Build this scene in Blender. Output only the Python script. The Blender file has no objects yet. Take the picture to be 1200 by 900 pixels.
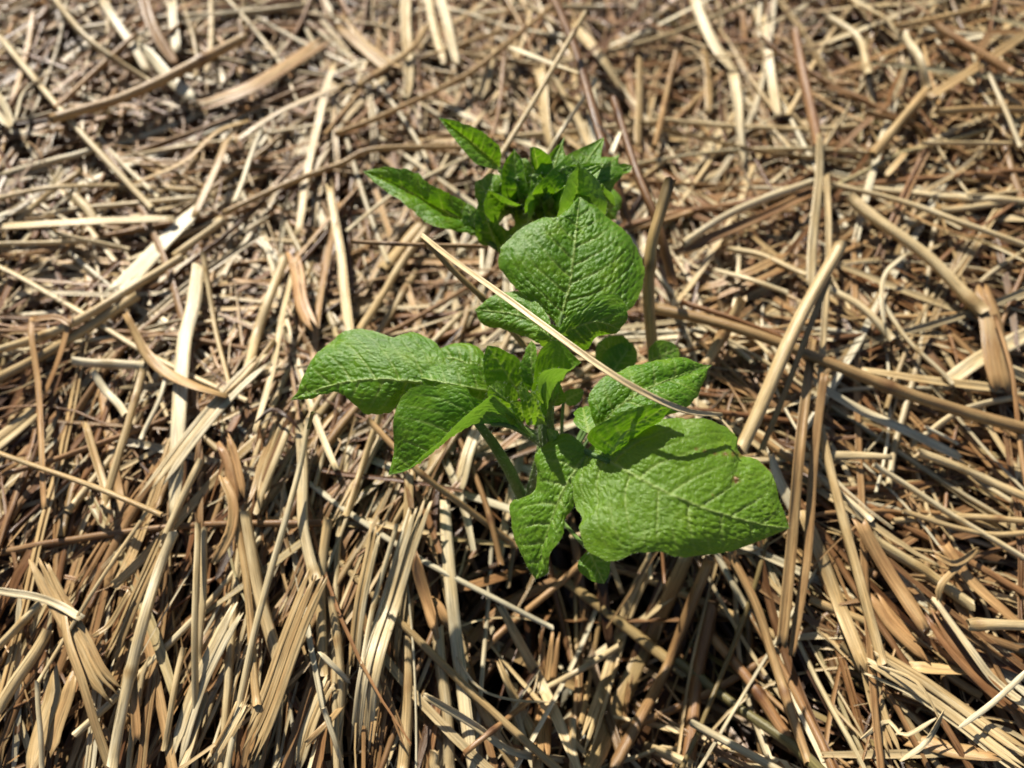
import bpy, math
import numpy as np

rng = np.random.default_rng(11)
C = bpy.context.scene.collection
R = math.radians
CM = 0.01

# ------------------------------------------------------------------ camera
PITCH = R(57)
FOC = np.array([0.0, 0.0, 0.02])
DIST = 0.26
FPX = 600 / math.tan(R(32))
FWD = np.array([0.0, math.cos(PITCH), -math.sin(PITCH)])
UP = np.array([0.0, math.sin(PITCH), math.cos(PITCH)])
CAMP = FOC - FWD * DIST
cam_d = bpy.data.cameras.new('camera')
cam = bpy.data.objects.new('camera', cam_d)
C.objects.link(cam)
cam.location = CAMP
cam.rotation_euler = (math.pi / 2 - PITCH, 0, 0)
cam_d.sensor_width = 36
cam_d.lens = 18 / math.tan(R(32))
cam_d.clip_start = 0.005
cam_d.clip_end = 200
cam_d.dof.use_dof = True
cam_d.dof.focus_distance = 0.231
cam_d.dof.aperture_fstop = 8.0
bpy.context.scene.camera = cam

# ------------------------------------------------------------------ sky, sun, exposure
SUN_EL = R(45)
SHADOW = R(-63)            # heading of the shadows on the ground (from +x)
w = bpy.data.worlds.new("World")
bpy.context.scene.world = w
w.use_nodes = True
nt = w.node_tree
sky = nt.nodes.new('ShaderNodeTexSky')
sky.sky_type = 'NISHITA'
sky.sun_disc = False
sky.sun_elevation = SUN_EL
sunv = np.array([-math.cos(SHADOW) * math.cos(SUN_EL), -math.sin(SHADOW) * math.cos(SUN_EL), math.sin(SUN_EL)])
sky.sun_rotation = math.atan2(sunv[0], sunv[1])
nt.links.new(sky.outputs[0], nt.nodes['Background'].inputs[0])
nt.nodes['Background'].inputs[1].default_value = 0.05
sl = bpy.data.lights.new('sun', 'SUN')
sl.energy = 5.0
sl.angle = R(0.5)
sl.color = (1.0, 0.945, 0.84)
so = bpy.data.objects.new('sun', sl)
C.objects.link(so)
from mathutils import Vector
so.rotation_euler = Vector(sunv).to_track_quat('Z', 'Y').to_euler()
so.location = Vector(sunv) * 3
sc = bpy.context.scene
sc.view_settings.view_transform = 'Standard'
sc.view_settings.look = 'None'
sc.view_settings.exposure = 0.52
sc.view_settings.gamma = 1
sc.cycles.max_bounces = 8
sc.cycles.diffuse_bounces = 1
sc.cycles.use_denoising = True
sc.cycles.denoising_prefilter = 'ACCURATE'
sc.cycles.transmission_bounces = 6

# ------------------------------------------------------------------ helpers
def at(px, py, h):
    """point on the level h (cm) seen at a pixel of the 1200x900 photograph"""
    d = FWD + np.array([1.0, 0, 0]) * ((px - 600) / FPX) + UP * (-(py - 450) / FPX)
    t = (h * CM - CAMP[2]) / d[2]
    return CAMP + d * t

def project(P):
    v = P - CAMP
    z = v @ FWD
    return 600 + FPX * v[..., 0] / z, 450 - FPX * (v @ UP) / z, z

def catmull(P, n):
    P = np.asarray(P, float)
    if len(P) == 2:
        t = np.linspace(0, 1, n)[:, None]
        return P[0] * (1 - t) + P[1] * t
    Q = np.vstack([2 * P[0] - P[1], P, 2 * P[-1] - P[-2]])
    out = []
    m = 24
    for i in range(1, len(Q) - 2):
        p0, p1, p2, p3 = Q[i - 1], Q[i], Q[i + 1], Q[i + 2]
        t = np.linspace(0, 1, m, endpoint=False)[:, None]
        out.append(0.5 * (2 * p1 + (p2 - p0) * t + (2 * p0 - 5 * p1 + 4 * p2 - p3) * t ** 2 + (3 * p1 - p0 - 3 * p2 + p3) * t ** 3))
    out = np.vstack(out + [P[-1:]])
    s = np.r_[0, np.cumsum(np.linalg.norm(np.diff(out[:, :3], axis=0), axis=1))]
    u = np.linspace(0, s[-1], n)
    return np.stack([np.interp(u, s, out[:, k]) for k in range(out.shape[1])], 1)

def value_noise(x, y, seed=0):
    r = np.random.default_rng(seed)
    G = r.random((64, 64))
    xi, yi = np.floor(x).astype(int), np.floor(y).astype(int)
    fx, fy = x - xi, y - yi
    fx, fy = fx * fx * (3 - 2 * fx), fy * fy * (3 - 2 * fy)
    g = lambda a, b: G[a % 64, b % 64]
    return (g(xi, yi) * (1 - fx) + g(xi + 1, yi) * fx) * (1 - fy) + (g(xi, yi + 1) * (1 - fx) + g(xi + 1, yi + 1) * fx) * fy

def unit(v):
    return v / np.maximum(np.linalg.norm(v, axis=-1, keepdims=True), 1e-12)

# ------------------------------------------------------------------ materials
class NT:
    def __init__(self, name):
        self.m = bpy.data.materials.new(name)
        self.m.use_nodes = True
        self.t = self.m.node_tree
        self.t.nodes.clear()
    def n(self, typ, **kw):
        x = self.t.nodes.new(typ)
        for k, v in kw.items():
            if k.startswith('_'):
                setattr(x, k[1:], v)
            else:
                x.inputs[k].default_value = v
        return x
    def l(self, a, b):
        self.t.links.new(a, b)
    def mix(self, fac, a, b, mode='MIX'):
        x = self.t.nodes.new('ShaderNodeMix')
        x.data_type = 'RGBA'; x.blend_type = mode
        for s, v in ((x.inputs[0], fac), (x.inputs[6], a), (x.inputs[7], b)):
            if hasattr(v, 'links'): self.l(v, s)
            elif isinstance(v, (int, float)): s.default_value = v
            else: s.default_value = (*v, 1)
        return x.outputs[2]
    def math(self, op, a, b=0.0, c=0.0, clamp=False):
        x = self.t.nodes.new('ShaderNodeMath'); x.operation = op; x.use_clamp = clamp
        for s, v in zip(x.inputs, (a, b, c)):
            if hasattr(v, 'links'): self.l(v, s)
            else: s.default_value = v
        return x.outputs[0]
    def ramp(self, fac, stops):
        x = self.t.nodes.new('ShaderNodeValToRGB')
        e = x.color_ramp.elements
        while len(e) < len(stops): e.new(0.5)
        for k, (p, c) in enumerate(stops):
            e[k].position = p; e[k].color = (*c, 1) if not isinstance(c, (int, float)) else (c, c, c, 1)
        self.l(fac, x.inputs[0])
        return x.outputs[0]

def straw_material():
    g = NT('dry_straw')
    at_ = g.n('ShaderNodeAttribute', _attribute_name='tint')
    sep = g.n('ShaderNodeSeparateColor'); g.l(at_.outputs['Color'], sep.inputs[0])
    uv = g.n('ShaderNodeUVMap', _uv_map='uv')
    mp = g.n('ShaderNodeMapping'); g.l(uv.outputs[0], mp.inputs[0]); mp.inputs['Scale'].default_value = (1.9, 0.06, 1)
    n1 = g.n('ShaderNodeTexNoise', Scale=1.0, Detail=5.0, Roughness=0.65); g.l(mp.outputs[0], n1.inputs['Vector'])
    mp2 = g.n('ShaderNodeMapping'); g.l(uv.outputs[0], mp2.inputs[0]); mp2.inputs['Scale'].default_value = (0.35, 0.07, 1)
    n2 = g.n('ShaderNodeTexNoise', Scale=1.0, Detail=4.0, Roughness=0.6); g.l(mp2.outputs[0], n2.inputs['Vector'])
    mp3 = g.n('ShaderNodeMapping'); g.l(uv.outputs[0], mp3.inputs[0]); mp3.inputs['Scale'].default_value = (2.2, 0.9, 1)
    n3 = g.n('ShaderNodeTexNoise', Scale=1.0, Detail=3.0, Roughness=0.7); g.l(mp3.outputs[0], n3.inputs['Vector'])
    # hue along a scale of weathered pink brown .. golden .. cream, moved a little along each straw
    h = g.math('ADD', sep.outputs[0], g.math('MULTIPLY', g.math('SUBTRACT', n2.outputs[0], 0.5), 0.55), clamp=True)
    base = g.ramp(h, [(0.0, (0.17, 0.072, 0.026)), (0.18, (0.33, 0.168, 0.068)), (0.36, (0.49, 0.288, 0.120)), (0.55, (0.61, 0.415, 0.185)),
                      (0.75, (0.75, 0.58, 0.315)), (1.0, (0.87, 0.77, 0.53))])
    stri = g.ramp(n1.outputs[0], [(0.30, 0.30), (0.42, 0.74), (0.54, 1.0), (0.70, 1.25)])
    col = g.mix(1.0, base, stri, 'MULTIPLY')
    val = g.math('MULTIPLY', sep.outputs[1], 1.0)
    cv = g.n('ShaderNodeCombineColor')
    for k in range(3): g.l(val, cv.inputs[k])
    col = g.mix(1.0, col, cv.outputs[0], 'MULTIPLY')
    # mould specks
    sp = g.ramp(n3.outputs[0], [(0.26, 1.0), (0.33, 0.0)])
    col = g.mix(g.math('MULTIPLY', sp, 0.75), col, (0.07, 0.045, 0.03))
    # rotten / burnt / green tissue, and painted shade in hollow ends, from the attribute
    col = g.mix(sep.outputs[2], col, (0.045, 0.022, 0.014))
    col = g.mix(at_.outputs['Alpha'], col, g.mix(1.0, (0.24, 0.26, 0.10), stri, 'MULTIPLY'))
    b = g.n('ShaderNodeBump', Strength=0.9, Distance=0.00025); g.l(n1.outputs[0], b.inputs['Height'])
    p = g.n('ShaderNodeBsdfPrincipled'); g.l(col, p.inputs['Base Color'])
    rr = g.ramp(n2.outputs[0], [(0.3, 0.28), (0.7, 0.46)])
    g.l(rr, p.inputs['Roughness']); p.inputs['Specular IOR Level'].default_value = 0.5
    g.l(b.outputs[0], p.inputs['Normal'])
    tr = g.n('ShaderNodeBsdfTranslucent'); g.l(g.mix(1.0, col, (1.0, 0.72, 0.48), 'MULTIPLY'), tr.inputs['Color'])
    ms = g.n('ShaderNodeMixShader', Fac=0.15); g.l(p.outputs[0], ms.inputs[1]); g.l(tr.outputs[0], ms.inputs[2])
    o = g.n('ShaderNodeOutputMaterial'); g.l(ms.outputs[0], o.inputs[0])
    return g.m

def leaf_material():
    g = NT('potato_leaf')
    a = g.n('ShaderNodeAttribute', _attribute_name='leafc')   # r vein, g blotch, b rim, a damage
    sep = g.n('ShaderNodeSeparateColor'); g.l(a.outputs['Color'], sep.inputs[0])
    a2 = g.n('ShaderNodeAttribute', _attribute_name='leafd')  # r youth, g pucker
    sep2 = g.n('ShaderNodeSeparateColor'); g.l(a2.outputs['Color'], sep2.inputs[0])
    uv = g.n('ShaderNodeUVMap', _uv_map='uv')
    n1 = g.n('ShaderNodeTexNoise', Scale=0.16, Detail=4.0); g.l(uv.outputs[0], n1.inputs['Vector'])
    n2 = g.n('ShaderNodeTexNoise', Scale=3.2, Detail=3.0, Roughness=0.7); g.l(uv.outputs[0], n2.inputs['Vector'])
    v1 = g.n('ShaderNodeTexVoronoi', Scale=1.5); g.l(uv.outputs[0], v1.inputs['Vector'])
    v2 = g.n('ShaderNodeTexVoronoi', Scale=0.95, _feature='DISTANCE_TO_EDGE'); g.l(uv.outputs[0], v2.inputs['Vector'])
    col = g.ramp(n1.outputs[0], [(0.3, (0.070, 0.195, 0.006)), (0.55, (0.115, 0.262, 0.008)), (0.75, (0.185, 0.330, 0.012))])
    col = g.mix(sep2.outputs[0], col, (0.20, 0.33, 0.025))
    net = g.ramp(v2.outputs['Distance'], [(0.0, 1.0), (0.10, 0.0)])
    col = g.mix(g.math('MULTIPLY', net, 0.22), col, (0.13, 0.30, 0.05))
    grain = g.ramp(n2.outputs[0], [(0.3, 0.78), (0.7, 1.22)])
    col = g.mix(1.0, col, grain, 'MULTIPLY')
    col = g.mix(g.math('MULTIPLY', sep.outputs[0], 0.85), col, (0.36, 0.48, 0.13))
    col = g.mix(g.math('MULTIPLY', sep.outputs[2], 0.55), col, (0.20, 0.32, 0.035))
    col = g.mix(a.outputs['Alpha'], col, (0.20, 0.12, 0.035))
    geo = g.n('ShaderNodeNewGeometry')
    col = g.mix(g.math('MULTIPLY', geo.outputs['Backfacing'], 0.6), col, (0.15, 0.27, 0.08))
    hgt = g.math('ADD', g.math('MULTIPLY', v1.outputs['Distance'], -0.5), g.math('MULTIPLY', n2.outputs[0], 0.7))
    hgt = g.math('SUBTRACT', hgt, g.math('MULTIPLY', net, 0.25))
    b = g.n('ShaderNodeBump', Strength=0.8, Distance=0.00022); g.l(hgt, b.inputs['Height'])
    p = g.n('ShaderNodeBsdfPrincipled'); g.l(col, p.inputs['Base Color'])
    p.inputs['Roughness'].default_value = 0.29
    p.inputs['Specular IOR Level'].default_value = 0.5
    p.inputs['Sheen Weight'].default_value = 0.03
    p.inputs['Sheen Roughness'].default_value = 0.4
    g.l(b.outputs[0], p.inputs['Normal'])
    tr = g.n('ShaderNodeBsdfTranslucent')
    tc = g.mix(1.0, g.mix(0.35, col, (0.17, 0.36, 0.02)), (1.6, 1.55, 0.6), 'MULTIPLY')
    g.l(tc, tr.inputs['Color'])
    ms = g.n('ShaderNodeMixShader', Fac=0.34); g.l(p.outputs[0], ms.inputs[1]); g.l(tr.outputs[0], ms.inputs[2])
    o = g.n('ShaderNodeOutputMaterial'); g.l(ms.outputs[0], o.inputs[0])
    return g.m

def stem_material():
    g = NT('green_stem')
    tcn = g.n('ShaderNodeTexCoord')
    mp = g.n('ShaderNodeMapping'); g.l(tcn.outputs['Object'], mp.inputs[0])
    n = g.n('ShaderNodeTexNoise', Scale=700.0, Detail=4.0); g.l(mp.outputs[0], n.inputs['Vector'])
    n2 = g.n('ShaderNodeTexNoise', Scale=90.0, Detail=3.0); g.l(mp.outputs[0], n2.inputs['Vector'])
    col = g.ramp(n2.outputs[0], [(0.3, (0.10, 0.20, 0.035)), (0.6, (0.17, 0.27, 0.06)), (0.8, (0.18, 0.20, 0.08))])
    col = g.mix(1.0, col, g.ramp(n.outputs[0], [(0.3, 0.8), (0.7, 1.15)]), 'MULTIPLY')
    b = g.n('ShaderNodeBump', Strength=0.5, Distance=0.0003); g.l(n.outputs[0], b.inputs['Height'])
    p = g.n('ShaderNodeBsdfPrincipled', Roughness=0.5); g.l(col, p.inputs['Base Color']); g.l(b.outputs[0], p.inputs['Normal'])
    tr = g.n('ShaderNodeBsdfTranslucent'); g.l(col, tr.inputs['Color'])
    ms = g.n('ShaderNodeMixShader', Fac=0.2); g.l(p.outputs[0], ms.inputs[1]); g.l(tr.outputs[0], ms.inputs[2])
    o = g.n('ShaderNodeOutputMaterial'); g.l(ms.outputs[0], o.inputs[0])
    return g.m

def hair_material():
    g = NT('plant_hair')
    p = g.n('ShaderNodeBsdfPrincipled', Roughness=0.4); p.inputs['Base Color'].default_value = (0.55, 0.62, 0.45, 1)
    tr = g.n('ShaderNodeBsdfTranslucent'); tr.inputs['Color'].default_value = (0.6, 0.68, 0.45, 1)
    ms = g.n('ShaderNodeMixShader', Fac=0.5); g.l(p.outputs[0], ms.inputs[1]); g.l(tr.outputs[0], ms.inputs[2])
    o = g.n('ShaderNodeOutputMaterial'); g.l(ms.outputs[0], o.inputs[0])
    return g.m

def soil_material():
    g = NT('dark_soil')
    tcn = g.n('ShaderNodeTexCoord')
    n = g.n('ShaderNodeTexNoise', Scale=120.0, Detail=8.0, Roughness=0.7); g.l(tcn.outputs['Object'], n.inputs['Vector'])
    n2 = g.n('ShaderNodeTexNoise', Scale=14.0, Detail=8.0, Roughness=0.7); g.l(tcn.outputs['Object'], n2.inputs['Vector'])
    col = g.ramp(n.outputs[0], [(0.3, (0.012, 0.008, 0.006)), (0.6, (0.04, 0.026, 0.018)), (0.8, (0.09, 0.06, 0.04))])
    b = g.n('ShaderNodeBump', Strength=1.0, Distance=0.004); g.l(n.outputs[0], b.inputs['Height'])
    p = g.n('ShaderNodeBsdfPrincipled', Roughness=0.95); g.l(col, p.inputs['Base Color']); g.l(b.outputs[0], p.inputs['Normal'])
    o = g.n('ShaderNodeOutputMaterial'); g.l(p.outputs[0], o.inputs[0])
    return g.m

M_STRAW, M_LEAF, M_STEM, M_HAIR, M_SOIL = straw_material(), leaf_material(), stem_material(), hair_material(), soil_material()

# ------------------------------------------------------------------ mesh building
class Buf:
    """quads with a uv in millimetres and a point colour"""
    def __init__(self):
        self.v, self.f, self.uv, self.c, self.n = [], [], [], [], 0
    def add(self, V, F, UV, COL):
        self.v.append(V); self.f.append(F + self.n); self.uv.append(UV); self.c.append(COL); self.n += len(V)
    def mesh(self, name, mat, smooth=True):
        V = np.vstack(self.v); F = np.vstack(self.f); UV = np.vstack(self.uv); COL = np.vstack(self.c)
        me = bpy.data.meshes.new(name)
        me.vertices.add(len(V)); me.vertices.foreach_set('co', V.astype(np.float32).ravel())
        me.loops.add(F.size); me.loops.foreach_set('vertex_index', F.astype(np.int32).ravel())
        me.polygons.add(len(F))
        me.polygons.foreach_set('loop_start', np.arange(0, F.size, 4, dtype=np.int32))
        me.polygons.foreach_set('loop_total', np.full(len(F), 4, np.int32))
        me.update(calc_edges=True)
        u = me.uv_layers.new(name='uv'); u.data.foreach_set('uv', UV[F.ravel()].astype(np.float32).ravel())
        a = me.color_attributes.new('tint', 'FLOAT_COLOR', 'POINT'); a.data.foreach_set('color', COL.astype(np.float32).ravel())
        me.materials.append(mat)
        if smooth: me.shade_smooth()
        return me

def frames(P, roll):
    T = unit(np.gradient(P, axis=0))
    ref = np.array([0.0, 0.0, 1.0])
    S = np.cross(T, ref)
    bad = np.linalg.norm(S, axis=1) < 0.15
    if bad.any(): S[bad] = np.cross(T[bad], np.array([0.3, -0.8, 0.5]))
    S = unit(S); N = unit(np.cross(S, T))
    c, s = np.cos(roll)[:, None], np.sin(roll)[:, None]
    return T, S * c + N * s, N * c - S * s

def add_tube(buf, P, wid, col, r, ring=8, flat=0.85, nodes=(), ends=(1, 1), roll=0.0, jag=0.3):
    """hollow stalk: P path, wid diameter (m); open ends with a recessed bore, tinted dark as shade"""
    n = len(P)
    T, S, N = frames(P, np.full(n, roll) if np.isscalar(roll) else roll)
    seg = np.r_[0, np.cumsum(np.linalg.norm(np.diff(P, axis=0), axis=1))]
    W = np.full(n, wid) if np.isscalar(wid) else np.asarray(wid)
    W = W * (1 + 0.05 * np.sin(seg / seg[-1] * r.uniform(3, 9) + r.uniform(0, 6)))
    COL = np.tile(col, (n, 1)).astype(float)
    for s0 in nodes:
        g = np.exp(-((seg - s0 * seg[-1]) / (wid0(W) * 0.45)) ** 2)
        W = W * (1 + 0.28 * g)
        COL[:, 0] -= 0.25 * g; COL[:, 2] = np.clip(COL[:, 2] + 0.25 * g, 0, 1)
    th = np.arange(ring) / ring * 2 * math.pi
    rad = 1 + 0.09 * r.standard_normal(ring)
    cx, cy = np.cos(th) * rad, np.sin(th) * rad * flat
    V = P[:, None, :] + (S[:, None, :] * cx[None, :, None] + N[:, None, :] * cy[None, :, None]) * (W[:, None, None] * 0.5)
    for e, sgn in ((0, -1), (-1, 1)):
        V[e] += T[e] * sgn * (r.random(ring)[:, None] * wid0(W) * jag)
    uo = r.uniform(0, 500, 2)
    uu = np.minimum(th, 2 * math.pi - th) / (2 * math.pi) * 3.14 * wid0(W) * 1000
    UV = np.stack([np.tile(uo[0] + uu, n), np.repeat(uo[1] + seg * 1000, ring)], 1)
    i = np.arange(n - 1)[:, None] * ring; k = np.arange(ring)[None, :]; k2 = (k + 1) % ring
    F = np.stack([i + k, i + k2, i + ring + k2, i + ring + k], -1).reshape(-1, 4)
    VV, FF, UU, CC = [V.reshape(-1, 3)], [F], [UV], [np.repeat(COL, ring, 0)]
    base = n * ring
    for e, sgn, on in ((0, -1, ends[0]), (-1, 1, ends[1])):
        idx0 = 0 if e == 0 else (n - 1) * ring
        rim = V[e]; cen = P[e]
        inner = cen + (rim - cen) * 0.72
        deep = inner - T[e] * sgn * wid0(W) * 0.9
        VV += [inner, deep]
        dk = COL[e].copy(); dk[2] = max(dk[2], 0.25); dk2 = dk.copy(); dk2[2] = 0.85  # bore tinted dark, shade of the hollow put into the colour
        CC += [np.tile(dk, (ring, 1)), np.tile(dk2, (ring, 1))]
        UU += [UV[:ring], UV[:ring]]
        a = idx0 + np.arange(ring); b = base + np.arange(ring); c = b + ring
        sh = lambda q: np.roll(q, -1)
        q1 = np.stack([a, b, sh(b), sh(a)], 1); q2 = np.stack([b, c, sh(c), sh(b)], 1)
        if sgn > 0: q1, q2 = q1[:, ::-1], q2[:, ::-1]
        q1, q2 = q1[:, ::-1], q2[:, ::-1]
        FF += [q1, q2]
        c = base + ring
        if ring == 8:
            q3 = np.array([[0, 1, 2, 3], [0, 3, 4, 7], [4, 5, 6, 7]]) + c
        else:
            q3 = np.array([[0, 1, 2, 3], [0, 3, 4, 5]]) + c
        FF.append(q3)
        base += 2 * ring
    buf.add(np.vstack(VV), np.vstack(FF), np.vstack(UU), np.vstack(CC))

def wid0(W):
    return float(np.median(W))

def add_blade(buf, P, wid, col, r, twist=0.0, cup=0.25, across=4, thick=0.00022, roll=0.0, taper=(0.6, 0.3), jag=0.6, closed=True, off=0.0, ripple=0.04):
    """flat sheath or leaf strip with a shallow trough section"""
    n = len(P)
    t = np.linspace(0, 1, n)
    T, S, N = frames(P, roll + twist * (t - 0.5))
    seg = np.r_[0, np.cumsum(np.linalg.norm(np.diff(P, axis=0), axis=1))]
    W = (np.full(n, wid) if np.isscalar(wid) else np.asarray(wid)) * (1 + ripple * np.cumsum(r.standard_normal(n)) / math.sqrt(n))
    W = W * np.clip(taper[0] + (1 - taper[0]) * t / 0.12, 0, 1) * np.clip(taper[1] + (1 - taper[1]) * (1 - t) / 0.12, 0, 1)
    a = np.linspace(-1, 1, across + 1)
    prof = cup * (a ** 2 - 0.4) + 0.05 * r.standard_normal(across + 1)
    V = P[:, None, :] + S[:, None, :] * ((a + off)[None, :, None] * W[:, None, None] * 0.5) + N[:, None, :] * (prof[None, :, None] * W[:, None, None] * 0.5)
    for e, sgn in ((0, -1), (-1, 1)):
        V[e] += T[e] * sgn * (r.random(across + 1)[:, None] * wid0(W) * jag)
    uo = r.uniform(0, 500, 2)
    UV = np.stack([np.tile(uo[0] + a * wid0(W) * 500, n), np.repeat(uo[1] + seg * 1000, across + 1)], 1)
    COL = np.tile(np.tile(col, (n, 1)), (1, 1)).repeat(across + 1, 0)
    m = across + 1
    i = np.arange(n - 1)[:, None] * m; k = np.arange(across)[None, :]
    F = np.stack([i + k, i + k + 1, i + m + k + 1, i + m + k], -1).reshape(-1, 4)
    if not closed:
        buf.add(V.reshape(-1, 3), F, UV, COL); return
    V2 = V - N[:, None, :] * thick
    tot = n * m
    e1 = np.stack([i[:, 0], i[:, 0] + m, i[:, 0] + m + tot, i[:, 0] + tot], 1)
    e2 = np.stack([i[:, 0] + across, i[:, 0] + across + tot, i[:, 0] + across + m + tot, i[:, 0] + across + m], 1)
    kk = np.arange(across)
    c1 = np.stack([kk, kk + tot, kk + 1 + tot, kk + 1], 1)
    c2 = np.stack([kk + tot - m, kk + 1 + tot - m, kk + 1 + 2 * tot - m, kk + 2 * tot - m], 1)
    buf.add(np.vstack([V.reshape(-1, 3), V2.reshape(-1, 3)]), np.vstack([F, F[:, ::-1] + tot, e1, e2, c1, c2]), np.vstack([UV, UV]), np.vstack([COL, COL]))

def add_bundle(buf, P, wid, col, r, strips=4, fray=0.15, **kw):
    """a broad sheath that has split along its veins"""
    n = len(P)
    t = np.linspace(0, 1, n)
    T, S, N = frames(P, np.zeros(n))
    ws = r.uniform(0.6, 1.4, strips); ws = ws / ws.sum() * wid
    x = -wid / 2
    for k in range(strips):
        c = x + ws[k] / 2; x += ws[k]
        f0, f1 = r.normal(0, fray), r.normal(0, fray)
        t0, t1 = r.uniform(0, 0.06), 1 - r.uniform(0, 0.12)
        i0, i1 = int(t0 * n), max(int(t1 * n), int(t0 * n) + 4)
        spread = c * (1 + 0.25 * np.abs(2 * t - 1) ** 3) + wid * (f0 * np.clip(0.35 - t, 0, 1) + f1 * np.clip(t - 0.6, 0, 1))
        lift = r.uniform(-0.04, 0.10) * wid * (1 + 3 * np.abs(2 * t - 1) ** 4) + 0.12 * wid * (c / wid * 2) ** 2
        Q = P + S * spread[:, None] + N * lift[:, None]
        cc = np.array(col, float); cc[0] += r.normal(0, 0.07); cc[1] *= r.uniform(0.9, 1.1)
        add_blade(buf, Q[i0:i1], ws[k] * 1.08, cc, r, cup=r.uniform(-0.2, 0.45), roll=r.normal(0, 0.25), taper=(0.5, 0.15), jag=1.2, across=3, **kw)

# ------------------------------------------------------------------ the pile: a height map that straws are dropped on
X0, X1, Y0, Y1, RES = -0.56, 0.56, -0.36, 0.76, 0.0016
NX, NY = int((X1 - X0) / RES), int((Y1 - Y0) / RES)
gx = X0 + (np.arange(NX) + 0.5) * RES; gy = Y0 + (np.arange(NY) + 0.5) * RES
GX, GY = np.meshgrid(gx, gy, indexing='ij')
holeA = at(640, 590, -2)[:2]; holeB = at(820, 760, -2)[:2]; holeC = at(690, 690, -2)[:2]
BASE = 0.040
CAP = 0.038
def relief(x, y):
    z = 0.034 * (value_noise(x * 9 + 30, y * 9 + 12, 3) - 0.5) + 0.018 * (value_noise(x * 24 + 7, y * 24 + 3, 5) - 0.5)
    z = z - 0.022 * np.exp(-(((x - holeA[0]) / 0.045) ** 2 + ((y - holeA[1]) / 0.045) ** 2))
    z = z - 0.046 * np.exp(-(((x - holeB[0]) / 0.035) ** 2 + ((y - holeB[1]) / 0.03) ** 2))
    z = z - 0.045 * np.exp(-(((x - holeC[0]) / 0.028) ** 2 + ((y - holeC[1]) / 0.026) ** 2))
    z = z - 0.020 * (1 - np.exp(-np.clip(-0.025 - y, 0, 1) / 0.055))
    return z - BASE
H = relief(GX, GY)

def hidx(x, y):
    return np.clip(((x - X0) / RES).astype(int), 0, NX - 1), np.clip(((y - Y0) / RES).astype(int), 0, NY - 1)

# direction of the straws over the picture (pixels -> angle on the ground)
CTRL = [(60, 820, 86, 16), (250, 700, 84, 13), (250, 850, 88, 14), (420, 780, 84, 15), (560, 800, 95, 32), (100, 500, 70, 34), (300, 480, 74, 22), (430, 560, 72, 22),
        (60, 350, 25, 30), (200, 330, 30, 36), (330, 350, 80, 30), (100, 150, 20, 60), (300, 150, 55, 50), (450, 250, 70, 50), (480, 60, 90, 40), (700, 60, 100, 40),
        (860, 80, 110, 50), (1050, 80, 70, 70), (1150, 200, 10, 50), (900, 250, 30, 40), (1080, 330, 140, 40), (1000, 450, 155, 35), (1150, 480, 160, 40),
        (1100, 620, 150, 24), (1000, 720, 122, 20), (1120, 800, 140, 26), (850, 780, 112, 22), (720, 800, 70, 26), (950, 860, 118, 22), (700, 400, 60, 60)]
cp = np.array([at(a, b, 0)[:2] for a, b, _, _ in CTRL]); ca = np.array([R(c[2]) for c in CTRL]); cs = np.array([R(c[3]) for c in CTRL])
def heading(x, y, r):
    d2 = (cp[:, 0] - x) ** 2 + (cp[:, 1] - y) ** 2
    w_ = 1 / (d2 + 0.0006) ** 1.6
    w_ /= w_.sum()
    k = r.choice(len(w_), p=w_)
    if r.random() < (0.07 if y < 0.0 else 0.16):
        return r.uniform(0, math.pi)
    return r.normal(ca[k], cs[k])

def settle(xy, wid, flex, cap=None):
    ix, iy = hidx(xy[:, 0], xy[:, 1])
    h = H[ix, iy]
    n = len(h); s = np.arange(n)
    # the rigid rest line: the edge of the upper hull over the middle
    hull = []
    for i in range(n):
        while len(hull) > 1 and (h[hull[-1]] - h[hull[-2]]) * (i - hull[-2]) <= (h[i] - h[hull[-2]]) * (hull[-1] - hull[-2]):
            hull.pop()
        hull.append(i)
    mid = (n - 1) / 2
    for a, b in zip(hull[:-1], hull[1:]):
        if a <= mid <= b: break
    sl = (h[b] - h[a]) / (b - a)
    step = np.linalg.norm(xy[1] - xy[0])
    sl = np.clip(sl, -0.5 * step, 0.5 * step)
    z = h[a] + sl * (s - a)
    if sl != 0: z = z + max(0, (h - z).max()) * 0.5
    k = np.ones(7) / 7
    hs = np.convolve(np.pad(h, 3, 'edge'), k, 'valid') if n > 3 else h
    z = z * (1 - flex) + np.maximum(hs, z - 0.02) * flex
    z = z + wid * 0.30
    return z, ix, iy

def stamp(xy, z, wid, compact):
    T = unit(np.gradient(xy, axis=0)); S = np.stack([-T[:, 1], T[:, 0]], 1)
    m = max(1, int(wid / RES))
    for o in np.linspace(-0.5, 0.5, m + 1):
        ix, iy = hidx(xy[:, 0] + S[:, 0] * o * wid, xy[:, 1] + S[:, 1] * o * wid)
        H[ix, iy] = np.maximum(H[ix, iy], z + wid * compact)

def in_view(x, y, m=60):
    px, py, _ = project(np.array([x, y, 0.0]))
    return -m < px < 1200 + m and -m < py < 900 + m

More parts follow.
